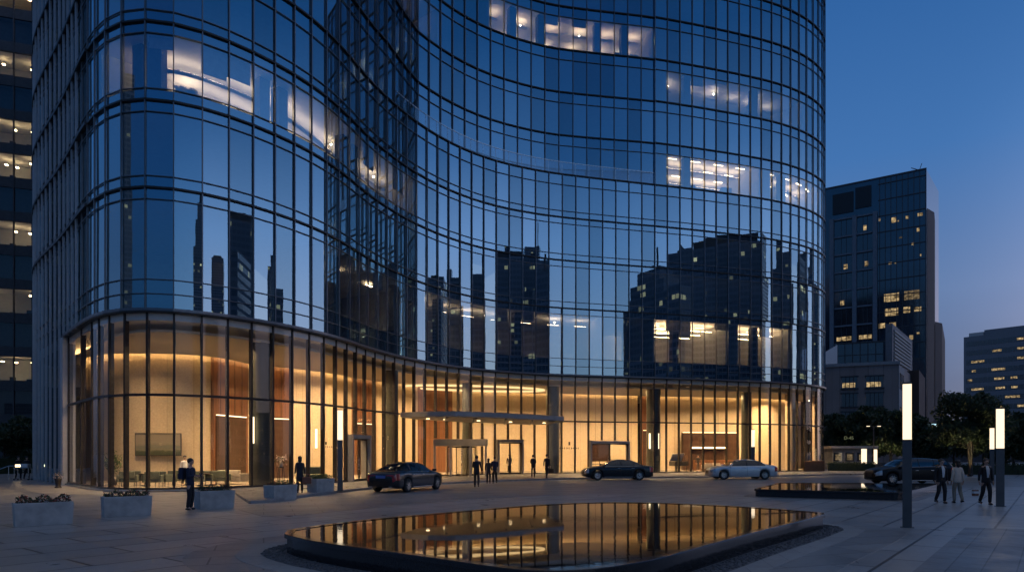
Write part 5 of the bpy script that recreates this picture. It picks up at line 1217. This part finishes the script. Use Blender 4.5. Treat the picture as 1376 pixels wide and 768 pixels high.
ul2 = lamp('uplight', (*P(1192,81),.3), 110, (1,.82,.45), .3, (R_(168),0,0))
for j, (x, d, h, r, lb_) in enumerate([(6,66,5.4,3.0,'dark bushy tree at the left edge under the office block'),(34,70,5.9,2.6,'dark bushy tree against the flank of the glass tower')]): tree(P(x,d), h, r, lb_, 60+j, 4200, 'leaf2', .14, .25, group='trees at the left edge')
def hedge(a, b, h, th, label, seed):
    rg = random.Random(seed); W_ = Wall(a, b, None); c = W_.p(W_.l/2,0); t = empty('hedge', (*c,0), 0, label, 'hedge'); m = MB(); W_.box(m, .1, W_.l-.1, 0, h*.85, -th*.4, th*.4); m.build('core', M['leaf2'], t, org=(*c,0)); m = MB()
    for _ in range(int(W_.l*150)): q = W_.p(rg.random()*W_.l, rg.uniform(-.5,.5)*th); leaf_card(m, (*q, h*rg.random()**.5), rg.uniform(.06,.13), rg)
    m.build('leaves', M['leaf2'], t, org=(*c,0))
hedge(P(1228,62.5), P(1420,61), 1.0, .9, 'long dark hedge behind the walking people and lamps', 3); hedge(P(1112,71), P(1176,70), 1.0, .8, 'dark hedge in front of the kiosk', 4); hedge(P(-30,62), P(44,66), 1.7, 1.0, 'dark hedge at the left edge below the trees', 6)
# ------------------------------------------------------------------ the skyline behind, seen mirrored in the glass
SL = ['big dark block mirrored above the bright office floor', 'slim slab tower mirrored right of the stepped spire', 'twin topped slender tower mirrored above the right canopy end', 'broad dark tower mirrored in the middle of the left lobe', 'slender tower with a thin spire mirrored in the left lobe', 'slender shorter tower mirrored left of the broad dark one in the left lobe', 'tower with a mast mirrored at the right of the left lobe', 'tall tower mirrored as a dark strip in the left lobe', 'stepped tower with a spire mirrored above the double doors', 'low dark block mirrored left of the big mirrored block', 'leftmost block mirrored above the canopy', 'second block mirrored above the canopy', 'slim tower mirrored right of the big block', 'narrow tower mirrored near the right corner', 'rightmost tower mirrored at the right corner', 'left shoulder of the big mirrored block', 'right rear part of the big mirrored block', 'rear tower mirrored beside the dark strip in the left lobe', 'rear tower mirrored behind the masted one in the left lobe', 'slender tower mirrored behind the leftmost block above the canopy', 'rear slender tower mirrored beside the second block above the canopy']
SK_KIND = [0, 0, 1, 1, 2, 0, 1, 0, 2, 0, 0, 1, 1, 0, 1, 0, 0, 0, 1, 0, 1]
TM = [tower_mat('skyline_tower_a', (.24,.27,.33), (.08,.11,.15), 1.1, 1.7, .06, 1.), tower_mat('skyline_tower_b', (.28,.29,.32), (.09,.12,.15), 1.2, 1.8, .06, 5.), tower_mat('skyline_tower_c', (.20,.24,.29), (.07,.10,.14), 1.0, 1.6, .05, 9.)]
rg = random.Random(8)
for j, (x, y, w_, d_, h, ro) in enumerate(SKY):
    t = empty('skyline_tower', (x,y,0), ro, SL[j], 'tower', 'towers mirrored in the facade'); mt = TM[j % 3]
    if SK_KIND[j] == 2:
        MB().box(-w_/2,w_/2,-d_/2,d_/2,0,h*.82).build('shaft', mt, t); MB().box(-w_*.36,w_*.36,-d_*.36,d_*.36,h*.82,h*.93).build('setback', mt, t); MB().box(-w_*.22,w_*.22,-d_*.22,d_*.22,h*.93,h).build('crown_block', mt, t)
        MB().tube([(0,0,h),(0,0,h*1.08),(0,0,h*1.24)], [w_*.10,w_*.04,.08], 8).build('spire', M['dkwall'], t)
    elif SK_KIND[j] == 1:
        h1 = h*rg.uniform(.80,.88); MB().box(-w_/2,w_/2,-d_/2,d_/2,0,h1).build('shaft', mt, t); MB().box(-w_*.5,w_*.1,-d_*.4,d_*.4,h1,lerp(h1,h,.5)).build('setback', mt, t); MB().box(-w_*.42,-w_*.02,-d_*.3,d_*.3,lerp(h1,h,.5),h).build('crown_block', mt, t)
        MB().tube([(-w_*.2,0,h),(-w_*.2,0,h*1.12)], .22, 6).build('mast', M['dkwall'], t)
        for q in range(5): u = lerp(-w_*.46,w_*.46,q/4); MB().box(u-.15,u+.15,-d_/2-.35,-d_/2,0,h1*.98).build('fin', M['dkwall'], t)
    else:
        MB().box(-w_/2,w_/2,-d_/2,d_/2,0,h).build('shaft', mt, t); q = rg.uniform(.2,.35)
        for q2 in range(6): u = rg.uniform(-w_*.45,w_*.35); MB().box(u,u+rg.uniform(.6,2.2),-d_*.4,d_*.4,h,h+rg.uniform(.4,1.6)).build('roof_unit', M['dkwall'], t)
        MB().box(-w_*q,w_*.3,-d_*.3,d_*.3,h,h+rg.uniform(1.2,2.6)).build('roof_plant', M['dkwall'], t)
LOWS = [(60,-190,60,30,20),(-10,-200,70,30,24),(-80,-180,50,28,18),(-150,-130,40,30,22),(-190,-50,30,50,20),(-200,40,30,60,24),(150,-165,40,24,22),(260,-90,30,60,24),(330,30,30,60,22)]
LL = ['low block mirrored low behind the double doors','long low block mirrored low in the left lobe','low block mirrored at the base of the left lobe','low block mirrored beside the dark strip','low block mirrored in the left flank','long low block mirrored at the far left flank','low block mirrored low left of the big block','low block mirrored low at the right corner','far low block mirrored low above the canopy']
for j, (x, y, w_, d_, h) in enumerate(LOWS):
    t = empty('low_block', (x,y,0), rg.uniform(-.3,.3), LL[j], 'building', 'low blocks mirrored in the facade'); MB().box(-w_/2,w_/2,-d_/2,d_/2,0,h).build('wall', TM[(j+1) % 3], t); MB().box(-w_*.3,w_*.1,-d_*.2,d_*.2,h,h+2).build('roof_plant', M['dkwall'], t)
